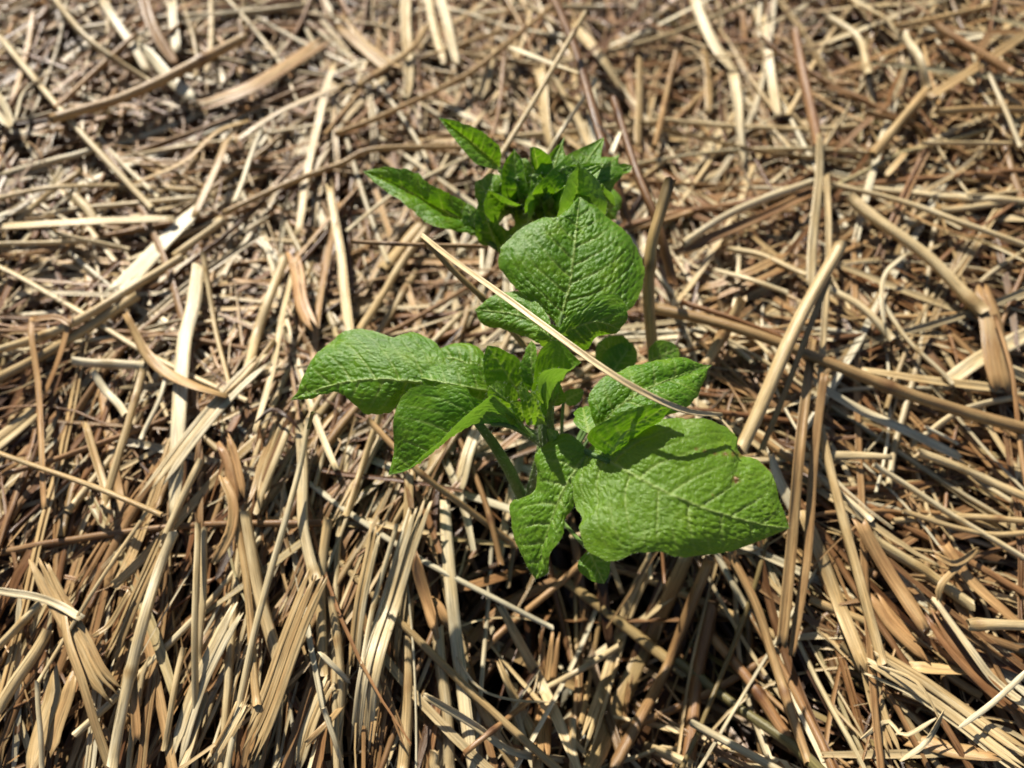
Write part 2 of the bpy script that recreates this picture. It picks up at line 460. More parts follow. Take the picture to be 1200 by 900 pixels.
straws = []      # each: dict(kind, P, wid, col, seed ...)
def drop(n, lo, hi, wlo, whi, kinds, flex=(0.1, 0.5), compact=0.12, outside=0.22, hue=(0.45, 0.2), val=(0.75, 1.08), holes=True):
    k = 0
    while k < n:
        x, y = rng.uniform(X0 + 0.03, X1 - 0.03), rng.uniform(Y0 + 0.03, Y1 - 0.03)
        if not in_view(x, y) and rng.random() > outside: continue
        d = min(math.hypot((x - holeA[0]) / 1.0, (y - holeA[1])), math.hypot(x - holeB[0], (y - holeB[1])) * 1.4, math.hypot(x - holeC[0], y - holeC[1]) * 1.0)
        if holes and d < 0.040 and rng.random() < 0.95: continue
        if holes and (math.hypot(x - holeC[0], y - holeC[1]) < 0.034 or math.hypot(x - holeA[0], y - holeA[1]) < 0.02 or math.hypot(x - holeB[0], y - holeB[1]) < 0.026) and rng.random() < 0.85: continue
        k += 1
        a = heading(x, y, rng)
        L = rng.uniform(lo, hi) * (0.6 + 0.8 * rng.random() ** 2)
        wid = rng.uniform(wlo, whi)
        m = max(8, int(L / 0.004))
        t = np.linspace(-0.5, 0.5, m) * L
        bend = rng.normal(0, 1.6 if wid > 0.0013 else 8.0)
        ang = a + bend * t + 0.10 * np.sin(t / L * rng.uniform(2, 7) + rng.uniform(0, 6))
        if rng.random() < 0.2: ang = ang + (t > rng.uniform(-0.3, 0.3) * L) * rng.normal(0, 0.65)
        dx = np.cumsum(np.cos(ang)) * L / m; dy = np.cumsum(np.sin(ang)) * L / m
        xy = np.stack([x + dx - dx[m // 2], y + dy - dy[m // 2]], 1)
        xy[:, 0] = np.clip(xy[:, 0], X0, X1); xy[:, 1] = np.clip(xy[:, 1], Y0, Y1)
        z, ix, iy = settle(xy, wid, rng.uniform(*flex))
        kind = rng.choice(kinds)
        z = z + rng.normal(0, 0.0006)
        zb = relief(xy[:, 0], xy[:, 1])
        z = zb.mean() * 0.5 + zb * 0.5 + CAP * np.tanh((z - zb.mean() * 0.5 - zb * 0.5) / CAP)
        stamp(xy, z, wid, compact)
        mu = hue[0] if np.isscalar(hue[0]) else hue[0][int(rng.random() < 0.5)]
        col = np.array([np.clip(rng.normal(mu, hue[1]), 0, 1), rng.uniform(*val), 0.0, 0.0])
        if rng.random() < 0.06: col[2] = rng.uniform(0.15, 0.5)
        if rng.random() < 0.04: col[3] = rng.uniform(0.1, 0.4)
        straws.append(dict(kind=kind, P=np.column_stack([xy, z]), wid=wid, col=col, seed=int(rng.integers(1 << 30))))

# lower layers, rotted and also coloured dark as gap shade, then the looser top
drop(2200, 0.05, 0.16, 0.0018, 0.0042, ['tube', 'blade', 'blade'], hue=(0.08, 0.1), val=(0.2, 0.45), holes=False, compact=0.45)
drop(3000, 0.05, 0.17, 0.0012, 0.0036, ['tube', 'blade', 'blade'], hue=(0.22, 0.16), val=(0.35, 0.85), compact=0.6)
drop(1300, 0.05, 0.16, 0.0005, 0.0012, ['blade', 'thread'], hue=(0.35, 0.2), val=(.6, 1.0), compact=0.3)
drop(2500, 0.07, 0.24, 0.0009, 0.0033, ['tube', 'blade', 'tube', 'bundle', 'blade'], hue=((0.24, 0.76), 0.12), val=(.72, 1.12), compact=0.65)

# ------------------------------------------------------------------ the straws one can pick out, laid where they lie
def box(A, r):
    B = np.pad(A, r, 'edge').cumsum(0).cumsum(1)
    B = np.pad(B, ((1, 0), (1, 0)))
    k = 2 * r + 1
    return (B[k:, k:] - B[:-k, k:] - B[k:, :-k] + B[:-k, :-k]) / (k * k)
HS = box(H, 4) * 0.6 + 0.4 * H + 0.0022
def surf(x, y):
    ix, iy = hidx(np.asarray(x), np.asarray(y))
    return HS[ix, iy]
def hit(px, py, off):
    """where the line of sight through a pixel meets the pile, off cm above it"""
    d = unit(FWD + np.array([1.0, 0, 0]) * ((px - 600) / FPX) + UP * (-(py - 450) / FPX))
    t = np.linspace(0.12, 0.75, 500)
    Q = CAMP + d * t[:, None]
    below = Q[:, 2] < surf(Q[:, 0], Q[:, 1]) + off * CM
    k = np.argmax(below) if below.any() else len(t) - 1
    return Q[k]

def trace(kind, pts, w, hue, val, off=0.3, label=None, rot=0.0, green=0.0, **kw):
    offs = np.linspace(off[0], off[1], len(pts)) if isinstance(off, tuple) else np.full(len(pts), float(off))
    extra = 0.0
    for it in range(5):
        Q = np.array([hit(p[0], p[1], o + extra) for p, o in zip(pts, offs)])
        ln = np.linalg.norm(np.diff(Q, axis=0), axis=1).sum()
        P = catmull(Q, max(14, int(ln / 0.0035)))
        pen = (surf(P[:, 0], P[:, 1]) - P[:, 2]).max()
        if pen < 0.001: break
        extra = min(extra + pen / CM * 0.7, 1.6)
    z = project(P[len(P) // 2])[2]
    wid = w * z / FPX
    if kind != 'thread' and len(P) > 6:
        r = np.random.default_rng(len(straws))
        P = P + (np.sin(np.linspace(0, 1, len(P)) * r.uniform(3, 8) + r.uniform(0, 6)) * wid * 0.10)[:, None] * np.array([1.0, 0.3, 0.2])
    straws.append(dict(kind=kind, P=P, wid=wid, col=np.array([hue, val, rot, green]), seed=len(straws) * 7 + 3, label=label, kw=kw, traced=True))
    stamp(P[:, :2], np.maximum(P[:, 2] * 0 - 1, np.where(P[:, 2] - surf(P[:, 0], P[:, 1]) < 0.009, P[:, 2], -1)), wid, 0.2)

TU, BL, BU, TH = 'tube', 'blade', 'bundle', 'thread'
# upper left
trace(TU, [(0, 45), (75, 133), (178, 243)], 9, .8, 1.05, .6, 'long pale yellow straw slanting down from the left edge across the upper left corner')
trace(TU, [(65, 0), (105, 48), (175, 95)], 8, .75, 1.0, .5)
trace(BL, [(118, 0), (140, 30), (172, 82)], 10, .85, 1.0, .5)
trace(TU, [(60, 140), (160, 108), (285, 45)], 13, .45, .95, .9, 'thick greyish tan stalk slanting up to the right over the upper left straws')
trace(BL, [(165, 58), (222, 112)], 15, 1.0, 1.08, .5, 'short broad bleached white strip near the upper left corner')
trace(BL, [(203, 5), (205, 58)], 12, .95, 1.05, .5)
trace(BL, [(165, -10), (180, 30), (205, 75)], 14, .30, .8, .6)
trace(TU, [(-10, 234), (60, 220), (150, 218), (230, 222)], 6, .65, .95, .6)
trace(BL, [(-10, 268), (90, 262), (200, 258)], 14, .8, 1.05, .5, 'broad cream strip lying level at the left edge under thinner straws')
trace(TU, [(-10, 286), (60, 284), (105, 282)], 6, .7, 1.0, .5)
trace(TU, [(70, 274), (150, 292)], 6, .75, 1.0, .6)
trace(BL, [(140, 337), (185, 290), (234, 243)], 22, 1.0, 1.1, .5, 'very broad bright white flattened stalk left of the plant', across=6)
trace(BL, [(230, 250), (255, 190), (268, 160), (288, 143)], 9, .5, .9, .8)
trace(BL, [(165, 212), (215, 190), (255, 155), (290, 142)], 8, .55, .95, .8)
trace(TU, [(306, 152), (290, 195), (275, 236)], 7, .95, 1.05, .7, 'thin white straw standing between crossing tan straws left of the plant top')
trace(TU, [(262, 250), (340, 214), (400, 192), (440, 175), (540, 173)], 7, .5, .95, .8, 'long thin tan straw running from upper left to behind the plant top')
trace(BL, [(350, 270), (362, 200), (380, 110), (390, 80)], 10, .7, 1.0, .5)
trace(TU, [(150, 175), (238, 218)], 4, .55, .95, .6)
trace(TU, [(65, 127), (110, 85), (160, 40)], 6, .35, 1.0, .7)
trace(BL, [(18, 138), (30, 105), (60, 85), (88, 82)], 6, .9, 1.0, .7)
trace(BL, [(65, 125), (95, 80), (110, 50)], 4, .3, .8, .6)
trace(BL, [(0, 115), (15, 150), (-6, 130)], 10, .9, 1.0, .5)
trace(BL, [(175, 230), (215, 205), (232, 185)], 9, .6, .95, .4)
trace(TU, [(20, 260), (60, 225), (95, 200)], 6, .6, .95, .4)
trace(BL, [(85, 225), (112, 258)], 10, .75, 1.0, .4)
trace(TU, [(205, 300), (262, 258)], 8, .7, 1.0, .5)
trace(BU, [(225, 130), (300, 100), (395, 40)], 22, .45, .95, .5)
trace(BL, [(275, 165), (330, 130), (400, 100)], 7, .55, .9, .6)
# top middle
trace(TU, [(395, 157), (455, 133), (543, 90), (587, 57), (646, 8)], 10, .45, 1.0, .8, 'long blurred tan stalk slanting up to the top edge behind the plant')
trace(BL, [(476, -10), (478, 110)], 12, .75, 1.0, .4)
trace(BL, [(500, -10), (520, 72)], 11, .8, 1.02, .4)
trace(BL, [(513, -10), (536, 74)], 11, .85, 1.02, .5)
trace(BL, [(632, 85), (638, 125), (645, 168)], 14, .7, 1.0, .4)
trace(BL, [(650, 88), (690, 172)], 13, .75, 1.0, .4)
trace(BL, [(674, 30), (700, 62), (728, 103)], 11, .7, 1.0, .4)
trace(BL, [(693, 105), (697, 172)], 10, .95, 1.05, .5)
trace(TU, [(592, 66), (586, 120), (577, 162)], 6, .25, .85, 1.0, 'thin reddish brown upright straw behind the two rear leaf tips')
trace(TU, [(794, 60), (780, 115), (768, 172)], 8, .4, 1.0, .6)
trace(BL, [(750, 70), (748, 170)], 12, .6, 1.0, .4)
trace(BL, [(575, 60), (566, 110)], 12, .7, 1.0, .4)
trace(BU, [(400, 30), (470, 90)], 16, .5, .95, .4)
trace(TU, [(420, 100), (480, 60), (500, 30)], 7, .5, .95, .5)
# top right
trace(BL, [(813, -8), (835, 50), (858, 82)], 13, .8, 1.0, .5)
trace(BL, [(860, 88), (865, 140), (872, 187)], 12, .85, 1.0, .5, 'pale blurred strip hanging straight down in the upper right')
trace(BL, [(896, 20), (903, 90), (913, 135)], 10, .75, .98, .5)
trace(BL, [(826, 60), (832, 130)], 9, .5, .95, .4)
trace(TU, [(932, 36), (945, 110), (957, 168)], 11, .15, 1.0, .9, 'grey brown jointed stalk hanging above the two cream upright stalks at right')
trace(BL, [(961, 160), (957, 240), (949, 335)], 13, .74, 1.0, 1.2, 'cream upright stalk right of the plant, broader of a close upright pair', cup=.15)
trace(BL, [(968, 208), (970, 290), (966, 380), (961, 458)], 9, .68, .98, 1.3, 'cream upright stalk right of the plant, thinner of a close upright pair')
trace(TU, [(802, 285), (850, 254), (900, 232), (952, 214)], 10, .85, 1.04, 1.0, 'bright cream straw rising to the right towards the upright pair')
trace(BL, [(792, 296), (850, 272), (905, 248), (950, 226)], 12, .22, .95, .8, 'brown orange strip lying just under the bright cream straw')
trace(TU, [(1000, 234), (1045, 270), (1100, 315), (1152, 364)], 21, .72, 1.0, .8, 'thick pale orange stalk at right slanting down to a dull brown flat leaf', nodes=(.93,))
trace(BL, [(1150, 345), (1165, 400), (1175, 445)], 27, .40, .85, .9, 'dull brown flat leaf hanging off a thick pale stalk at right', across=6)
trace(TU, [(1166, 370), (1186, 440), (1196, 520), (1204, 570)], 6, .3, 1.1, 1.2)
trace(TU, [(975, 216), (1060, 238), (1130, 262), (1210, 290)], 9, .75, 1.0, .7, 'long cream straw crossing the right side from the upright pair to the right edge')
trace(TU, [(970, 20), (1008, 48), (1018, 88)], 11, .8, 1.0, .6)
trace(TU, [(1062, 42), (1078, 72), (1088, 102)], 12, .85, 1.0, .7, nodes=(.97,))
trace(TU, [(1088, 104), (1050, 150), (1022, 182)], 14, .55, 1.0, .6, 'mottled tan stalk with a joint in the upper right, leaning down to the left')
trace(TU, [(1100, 131), (1150, 128), (1210, 129)], 10, .5, 1.0, .6)
trace(TU, [(1160, 86), (1178, 130), (1196, 172)], 7, .85, 1.0, .7)
trace(TU, [(1080, 168), (1140, 168), (1210, 169)], 6, .7, .98, .5)
trace(BL, [(1092, 112), (1150, 75), (1210, 34)], 11, .5, .95, .6)
trace(TU, [(1095, 28), (1150, 62), (1185, 85)], 9, .25, 1.0, .8)
trace(BL, [(1000, 0), (1035, 22), (1050, 40)], 10, .8, 1.0, .4)
trace(BL, [(1060, 180), (1040, 205)], 8, .6, 1.0, .4)
trace(TU, [(838, 316), (880, 328), (922, 342)], 7, .8, .98, .7)
trace(TU, [(853, 292), (895, 300), (943, 322)], 9, .75, 1.02, .7)
trace(BU, [(830, 345), (880, 325), (935, 300)], 22, .35, .95, .3)
trace(TU, [(972, 338), (1008, 360), (1045, 397)], 10, .8, .98, .6)
trace(TU, [(1032, 352), (1068, 402), (1114, 447)], 8, .85, 1.0, .6, nodes=(.3, .6))
trace(BL, [(1106, 452), (1150, 420), (1210, 388)], 17, .8, 1.0, .5, 'broad cream strip at the right edge rising above a grey brown stalk')
trace(BL, [(1012, 434), (1090, 446), (1168, 456)], 11, .65, .98, .5)
trace(TH, [(1062, 298), (1038, 320), (1033, 350), (1037, 384)], 5, .9, 1.0, .9, 'thin curled white fibre right of the cream upright pair')
trace(TU, [(1085, 500), (1122, 520)], 4, 1.0, 1.1, .6)
trace(TU, [(1070, 520), (1130, 480), (1210, 462)], 8, .8, 1.0, .4)
# right of the plant
trace(TU, [(766, 360), (820, 372), (883, 391), (970, 425), (1060, 460), (1130, 482), (1210, 503)], 15, .44, .74, 1.5, 'long thick grey brown stalk from behind the plant to the right edge', nodes=(.62,))
trace(TU, [(800, 354), (860, 374), (925, 400)], 7, .12, 1.1, 1.3)
trace(TU, [(868, 352), (850, 388), (830, 424)], 15, .6, 1.0, (1.6, .5), 'short cut tan stub leaning right behind the long grey brown stalk')
trace(TU, [(983, 289), (953, 345), (912, 430), (869, 524)], 19, .66, 1.0, (3.4, 1.6), 'broad pale ridged stalk leaning up to the right over the long grey brown stalk')
trace(BL, [(972, 325), (935, 420), (893, 526)], 7, .5, .95, (2.8, 1.4))
trace(BL, [(952, 398), (938, 520), (928, 620), (915, 752)], 13, .42, .85, 1.6, 'dark tan flat strip hanging down right of the big leaf tip')
trace(BL, [(966, 440), (952, 560), (944, 660), (929, 765)], 10, .35, .85, 1.5)
trace(TU, [(962, 500), (985, 600), (1005, 675), (1033, 776)], 11, .6, .98, .9, 'long tan straw bowing down to the lower right beside the hanging dark strips')
trace(BL, [(958, 450), (1010, 482), (1065, 508), (1118, 532)], 12, .9, 1.04, .5)
trace(TU, [(1024, 545), (1070, 573), (1125, 610), (1210, 660)], 8, .82, 1.02, .6)
trace(TU, [(1078, 530), (1140, 555), (1210, 586)], 9, .7, 1.0, .6)
trace(BL, [(905, 540), (920, 575), (930, 600)], 13, .95, 1.05, .3)
trace(TU, [(870, 500), (930, 540), (960, 570)], 8, .4, .95, .2)
trace(TU, [(1050, 610), (1130, 606), (1210, 612)], 8, .6, .98, .5)
trace(TU, [(1060, 600), (1150, 625), (1210, 624)], 6, .6, .98, .6)
# lower right
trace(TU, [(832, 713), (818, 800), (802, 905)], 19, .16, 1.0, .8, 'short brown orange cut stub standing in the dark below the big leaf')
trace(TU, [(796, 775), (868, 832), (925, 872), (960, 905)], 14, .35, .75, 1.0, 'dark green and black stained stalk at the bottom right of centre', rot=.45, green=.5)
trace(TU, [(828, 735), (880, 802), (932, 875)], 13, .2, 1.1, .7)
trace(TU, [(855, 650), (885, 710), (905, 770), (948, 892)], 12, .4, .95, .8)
trace(BL, [(945, 605), (975, 690), (1000, 745), (1012, 775)], 17, .6, 1.0, .3)
trace(BL, [(1012, 615), (1045, 675), (1082, 735)], 16, .35, 1.05, .4)
trace(TU, [(1025, 632), (1077, 667), (1138, 708)], 15, .66, 1.0, .4, 'fat pale green tan stalk under the long bowed straw at lower right', green=.12)
trace(BU, [(1024, 775), (1065, 800), (1120, 838), (1215, 900)], 32, .72, 1.02, .6, 'broad yellow ribbed sheath slanting across the bottom right corner', strips=5, fray=.08)
trace(BL, [(1096, 704), (1140, 768), (1165, 800), (1215, 838)], 11, .85, 1.0, .9)
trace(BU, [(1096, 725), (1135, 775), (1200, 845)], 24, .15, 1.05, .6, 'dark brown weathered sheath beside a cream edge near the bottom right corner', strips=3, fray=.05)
trace(BL, [(1108, 640), (1150, 690), (1215, 752)], 18, .35, 1.25, .5)
trace(TU, [(1135, 733), (1170, 732), (1215, 733)], 13, .7, .98, 1.0, 'short level tan stub at the right edge near the bottom')
trace(TH, [(1125, 852), (1165, 822), (1210, 780)], 6, .95, 1.05, 1.2)
trace(BU, [(1028, 697), (1060, 740), (1094, 775)], 24, .3, 1.3, .3)
trace(BL, [(1100, 652), (1120, 660), (1145, 645)], 8, .5, .98, 1.0)
trace(TH, [(1145, 645), (1118, 668), (1100, 690), (1102, 712)], 7, .5, .98, 1.0)
trace(BL, [(1075, 782), (1150, 790)], 16, .5, 1.15, .5)
trace(BU, [(1010, 770), (1030, 830), (1050, 890)], 20, .55, 1.0, .2)
trace(BL, [(1080, 870), (1160, 885)], 20, .4, 1.1, .3)
trace(TH, [(1010, 865), (1040, 845), (1060, 862), (1100, 840)], 5, .8, 1.0, 1.0)
trace(TH, [(1055, 892), (1085, 870), (1105, 835)], 6, .8, 1.0, 1.0)
trace(TH, [(1030, 780), (1075, 800), (1105, 850)], 4, .7, 1.0, 1.0)
# bottom middle
trace(BU, [(494, 590), (482, 630), (460, 705), (432, 790), (418, 895)], 25, .75, 1.0, .5, 'broad cream ribbed sheath curving down to the bottom edge left of centre', strips=5, fray=.06)
trace(TU, [(476, 705), (478, 800), (470, 905)], 14, .6, .95, .6, 'pale tube with a brown upper joint beside the broad cream sheath', nodes=(.02, .5), rot=.05)
trace(BL, [(520, 590), (530, 690), (538, 770), (552, 905)], 15, .82, 1.02, .6)
trace(TU, [(514, 738), (522, 820), (528, 905)], 13, .72, .98, .7, 'pale tube with a blackened joint near the bottom edge', nodes=(.75,), rot=.12)
trace(BL, [(490, 655), (498, 700), (512, 738)], 15, .3, 1.2, 1.1, 'small pinkish dry husk lying on the cream sheath below the plant', taper=(.1, .3))
trace(BL, [(505, 705), (520, 722), (528, 735)], 14, .35, 1.15, .9)
trace(BL, [(590, 718), (630, 790), (655, 850), (678, 905)], 12, .72, 1.0, 1.0, 'cream straw leaning from the dark hollow down to the bottom edge')
trace(TU, [(650, 680), (665, 735), (677, 800)], 7, .5, .95, .8)
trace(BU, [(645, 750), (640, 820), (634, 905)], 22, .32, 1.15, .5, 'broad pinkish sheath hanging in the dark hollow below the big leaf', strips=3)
trace(TU, [(723, 759), (680, 785), (632, 811)], 10, .78, 1.0, 1.6, 'cream straw end pointing up to the right over the hollow')
trace(TU, [(634, 810), (590, 845), (545, 882)], 7, .25, .95, 1.4)
trace(TH, [(535, 770), (560, 805), (600, 820), (656, 823)], 3, .8, 1.0, 1.2, 'fine curved fibre below the dark hollow')
trace(BL, [(803, 655), (765, 740), (725, 830), (690, 905)], 20, .5, .92, 1.0, 'broad greenish tan stalk leaning from under the big leaf to the bottom edge', green=.12)
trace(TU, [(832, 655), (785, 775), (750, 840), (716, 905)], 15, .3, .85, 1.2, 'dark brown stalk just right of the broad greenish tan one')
trace(BU, [(768, 650), (740, 705), (715, 780), (680, 890)], 15, .65, .98, .9, strips=3)
trace(TU, [(646, 668), (700, 710), (750, 748), (802, 788)], 13, .5, .88, .6, 'greenish stalk slanting through the dark hollow below the big leaf', green=.2)
trace(BL, [(545, 758), (590, 712), (655, 678)], 12, .28, .85, .7)
trace(BL, [(540, 690), (590, 675), (625, 662)], 12, .22, .9, .7)
trace(TU, [(752, 872), (775, 882), (812, 898)], 13, .7, 1.0, .8)
trace(BL, [(498, 815), (555, 850), (600, 880), (660, 890)], 9, .78, 1.02, .9)
trace(TU, [(705, 715), (694, 780), (680, 850)], 6, .5, .95, .9, 'thin straw with a bent tip at the edge of the dark hollow')
trace(TH, [(652, 706), (636, 735), (632, 772)], 4, .2, .9, 1.0)
trace(BL, [(590, 790), (620, 850), (632, 900)], 12, .6, 1.0, .3)
trace(BL, [(560, 820), (585, 870), (608, 905)], 12, .62, 1.0, .4)
trace(TU, [(510, 905), (508, 885)], 12, .7, 1.0, .6)
trace(TU, [(432, 492), (490, 553), (548, 597), (606, 640)], 8, .45, .92, 1.0, 'tan stalk slanting from under the left leaf towards the plant base')
trace(TU, [(446, 487), (425, 545), (405, 604)], 10, .62, 1.08, .6)
trace(BU, [(440, 620), (425, 700), (412, 800)], 14, .65, 1.0, .5)
trace(TU, [(465, 615), (440, 700), (425, 780)], 7, .8, 1.0, .7)
trace(BU, [(560, 505), (545, 540), (536, 585)], 13, .75, 1.02, .2)
trace(BL, [(480, 560), (475, 650), (465, 760)], 12, .6, .95, .3)
# lower left
trace(TU, [(362, 492), (352, 545), (337, 600), (300, 733), (266, 905)], 8, .82, 1.02, (1.6, 1.0), 'long thin pale speckled straw running from the left leaf tip to the bottom edge', green=.06)
trace(TU, [(352, 500), (355, 600), (361, 645), (368, 680)], 13, .78, 1.0, (.7, .9), 'cream stalk ending in a knuckle joint below the left leaf tip', nodes=(.97,))
trace(BU, [(372, 678), (352, 730), (325, 800), (285, 890)], 28, .55, .98, .9, 'broad fibrous sheath bent at a knuckle and fanning down to the bottom', strips=5, fray=.1)
trace(TU, [(276, 590), (290, 700), (302, 825)], 12, .5, 1.02, .8, 'tan tube leaning slightly right, left of the thin speckled straw')
trace(TU, [(287, 600), (303, 700), (332, 795)], 13, .68, 1.02, .6)
trace(TU, [(231, 615), (229, 740), (228, 900)], 9, .72, 1.02, .9, 'straight upright pale straw in the lower left, right one of two touching', green=.05)
trace(TU, [(240, 620), (237, 700), (233, 775)], 8, .72, .98, .7)
trace(TU, [(204, 625), (185, 670), (167, 725), (150, 800), (132, 895)], 13, .8, 1.02, .9, 'fat cream straw leaning down to the left in the lower left corner')
trace(TU, [(172, 600), (135, 655), (100, 708), (68, 760), (44, 800)], 7, .7, 1.0, .9)
trace(TU, [(44, 800), (47, 850), (50, 905)], 7, .85, 1.0, .9)
trace(BL, [(73, 703), (78, 750), (98, 805), (130, 905)], 10, .52, 1.02, 1.1, 'narrow fibrous tan strip hanging from a crossing point near the left edge')
trace(BU, [(48, 660), (92, 745), (112, 790), (140, 820)], 22, .5, 1.05, .7, strips=3)
trace(BL, [(-8, 691), (40, 699), (70, 710), (96, 724)], 9, .82, 1.02, 1.0)
trace(BU, [(75, 800), (62, 850), (48, 910)], 36, .5, 1.05, .7, 'wide flat beige leaf at the bottom left corner', strips=2, fray=.02)
trace(BU, [(275, 720), (250, 770), (230, 815), (198, 905)], 19, .78, 1.02, .6, 'broad yellow ribbed strip leaning left in the lower left')
trace(BU, [(284, 828), (268, 860), (245, 905)], 16, .6, 1.2, .6)
trace(BL, [(157, 795), (158, 830), (160, 867)], 10, .35, 1.1, .8)
trace(TU, [(-8, 765), (20, 735), (47, 708)], 12, .72, 1.02, .6)
trace(TU, [(54, 742), (28, 785), (-4, 832)], 14, .68, 1.0, .7, 'stubby ridged tube at the left edge near the bottom')
trace(TU, [(216, 760), (203, 815), (193, 877)], 9, .65, 1.0, .7)
trace(BU, [(130, 770), (160, 700), (200, 620)], 14, .5, .95, .5)
trace(BL, [(110, 745), (130, 730), (150, 695)], 6, .55, .95, .9)
trace(TU, [(150, 905), (165, 800), (178, 770)], 10, .7, .98, .4)
trace(BL, [(240, 815), (225, 870), (210, 905)], 8, .7, 1.0, .7)
trace(BU, [(385, 800), (360, 860), (345, 905)], 16, .7, 1.0, .4)
trace(TU, [(385, 610), (375, 700), (380, 790)], 11, .65, .98, .3)
trace(TU, [(388, 700), (400, 790), (392, 890)], 11, .7, 1.0, .5)
trace(TU, [(380, 830), (395, 880), (402, 905)], 7, .9, 1.05, .6)
trace(TH, [(375, 765), (395, 785), (410, 800)], 6, .95, 1.05, .8)
trace(BL, [(360, 870), (385, 845), (405, 822)], 7, .5, 1.0, .8)
# left middle
trace(TU, [(-8, 528), (90, 563), (140, 583), (188, 603)], 9, .55, 1.0, 1.2, 'straight tan stalk from the left edge lying over the upright straws')
trace(BU, [(310, 420), (270, 458), (232, 503), (168, 592)], 20, .72, 1.02, .8, 'broad yellow ribbed strip slanting down left of the left leaf', strips=3, fray=.05)
trace(BL, [(232, 312), (226, 360), (217, 400), (210, 500), (204, 600)], 17, .85, 1.04, .5, 'broad bright cream flat stalk standing upright left of the plant')
trace(TU, [(237, 298), (250, 370), (268, 452)], 8, .7, 1.0, .7)
trace(TU, [(197, 438), (183, 475), (166, 514)], 9, .95, 1.04, .7)
trace(TU, [(168, 432), (150, 500), (122, 595)], 9, .62, .98, .6)
trace(BL, [(148, 372), (170, 410), (195, 436), (225, 452), (258, 462)], 13, .45, 1.1, 1.0, 'orange tan curled blade lying over a broad cream stalk at left', twist=1.6)
trace(TU, [(109, 437), (128, 462), (148, 486)], 9, .95, 1.04, .7)
trace(BL, [(38, 372), (37, 395), (45, 460), (52, 595)], 8, .35, 1.08, .9, 'narrow tan blade hanging straight down near the left edge')
trace(BL, [(40, 374), (65, 372), (80, 380)], 7, .35, 1.0, .9)
trace(BL, [(82, 372), (68, 420), (52, 462)], 9, .3, .95, .7)
trace(TU, [(-8, 413), (50, 395), (100, 372), (160, 335), (212, 303)], 11, .7, 1.02, .6)
trace(TU, [(-8, 446), (60, 410), (160, 347)], 11, .6, 1.0, .5)
trace(BU, [(-8, 522), (20, 500), (48, 475)], 20, .75, 1.02, .4)
trace(TU, [(88, 423), (130, 427), (168, 428)], 12, .9, 1.0, .5, nodes=(.5,))
trace(TU, [(332, 302), (316, 350), (300, 395), (288, 436)], 12, .72, 1.0, .5)
trace(BU, [(344, 305), (355, 355), (374, 402)], 16, .3, 1.3, .7, 'pinkish grey torn sheath above the left leaf')
trace(BL, [(345, 310), (330, 380), (320, 430), (300, 500)], 9, .75, 1.0, .6)
trace(TU, [(320, 400), (290, 440), (255, 470)], 7, .55, 1.0, .8)
trace(BL, [(388, 222), (398, 290), (404, 340), (412, 388)], 11, .72, 1.0, .7, 'cream strip standing upright just above the left leaf')
trace(TU, [(500, 268), (470, 310), (445, 350), (420, 388)], 9, .65, 1.0, .5)
trace(TU, [(495, 262), (470, 290), (448, 315)], 12, .6, .95, .4)
trace(TU, [(548, 184), (500, 207), (457, 230), (407, 271)], 5, .85, 1.0, 1.2, 'thin white straw passing behind the rear left leaf')
trace(BL, [(255, 655), (270, 620), (272, 585), (262, 560)], 12, .4, 1.1, .8)
trace(BU, [(262, 520), (280, 570), (284, 600)], 18, .3, 1.15, .6)
trace(TH, [(300, 495), (318, 480), (335, 487), (352, 505)], 4, .1, .4, 1.0, 'dark withered curl just left of the left leaf tip', rot=.6)
trace(BU, [(330, 500), (310, 560), (296, 600)], 20, .5, .98, .3)
trace(TU, [(300, 600), (330, 520), (345, 480)], 9, .7, 1.0, .4)
trace(TU, [(235, 540), (215, 580), (190, 640)], 8, .75, 1.0, .6)
trace(BL, [(125, 600), (118, 555), (100, 500)], 9, .55, 1.0, .5)
N_MAT_TRACED = len(straws)

# straws that stand free of the pile round the plant: ends given with their own heights
def free(kind, pts, w, hue, val, label, rot=0.0, green=0.0, **kw):
    P = catmull(np.array([at(*p) for p in pts]), 40)
    z = project(P[len(P) // 2])[2]
    straws.append(dict(kind=kind, P=P, wid=w * z / FPX, col=np.array([hue, val, rot, green]), seed=len(straws) * 7 + 3, label=label, kw=kw, traced=True))
free(TU, [(686, 15, 3.2), (664, 52, 3.0), (625, 120, 2.4), (580, 193, 1.8), (560, 228, 1.0)], 9, .6, .98, 'straight greenish tan straw leaning up to the right behind the plant top', green=.15)
free(TH, [(597, 55, 1.0), (640, 72, 1.6), (675, 85, 1.8), (699, 93, 1.4)], 6, .95, 1.04, 'thin white bent straw end behind the plant top')
free(TU, [(698, 94, 1.4), (675, 128, 1.2), (650, 166, .8), (638, 190, .2)], 6, .9, 1.02, 'thin silver straw leaning up behind the dark green shoot tips')
free(TU, [(645, -12, 1.6), (675, 60, 2.0), (700, 145, 2.0), (722, 215, 1.4), (735, 262, 0.4)], 14, .12, .75, 'thick reddish brown stalk rising behind the plant to the top edge')
free(TU, [(718, 115, 2.0), (745, 200, 2.2), (770, 262, 1.8), (788, 330, .4)], 12, .12, .75, 'dark brown grooved stalk leaning behind the rear leaf')
free(TH, [(695, 140, 2.2), (724, 168, 2.2), (752, 205, 1.6), (770, 240, .8)], 2.2, .1, .45, 'very fine dark twig crossing the brown stalks', rot=.5)
free(BL, [(717, 178, 2.4), (726, 157, 2.5)], 6, 1.0, 1.1, 'tiny bright white chip caught on the dark twig')
free(TU, [(784, 214, 4.2), (774, 248, 3.7), (763, 290, 3.0), (760, 350, 1.4), (766, 424, -1.0)], 16, .55, .95, 'stout upright stalk right of the rear leaf with a rotten dark tip', green=.12, rottip=True, nodes=(.42,))
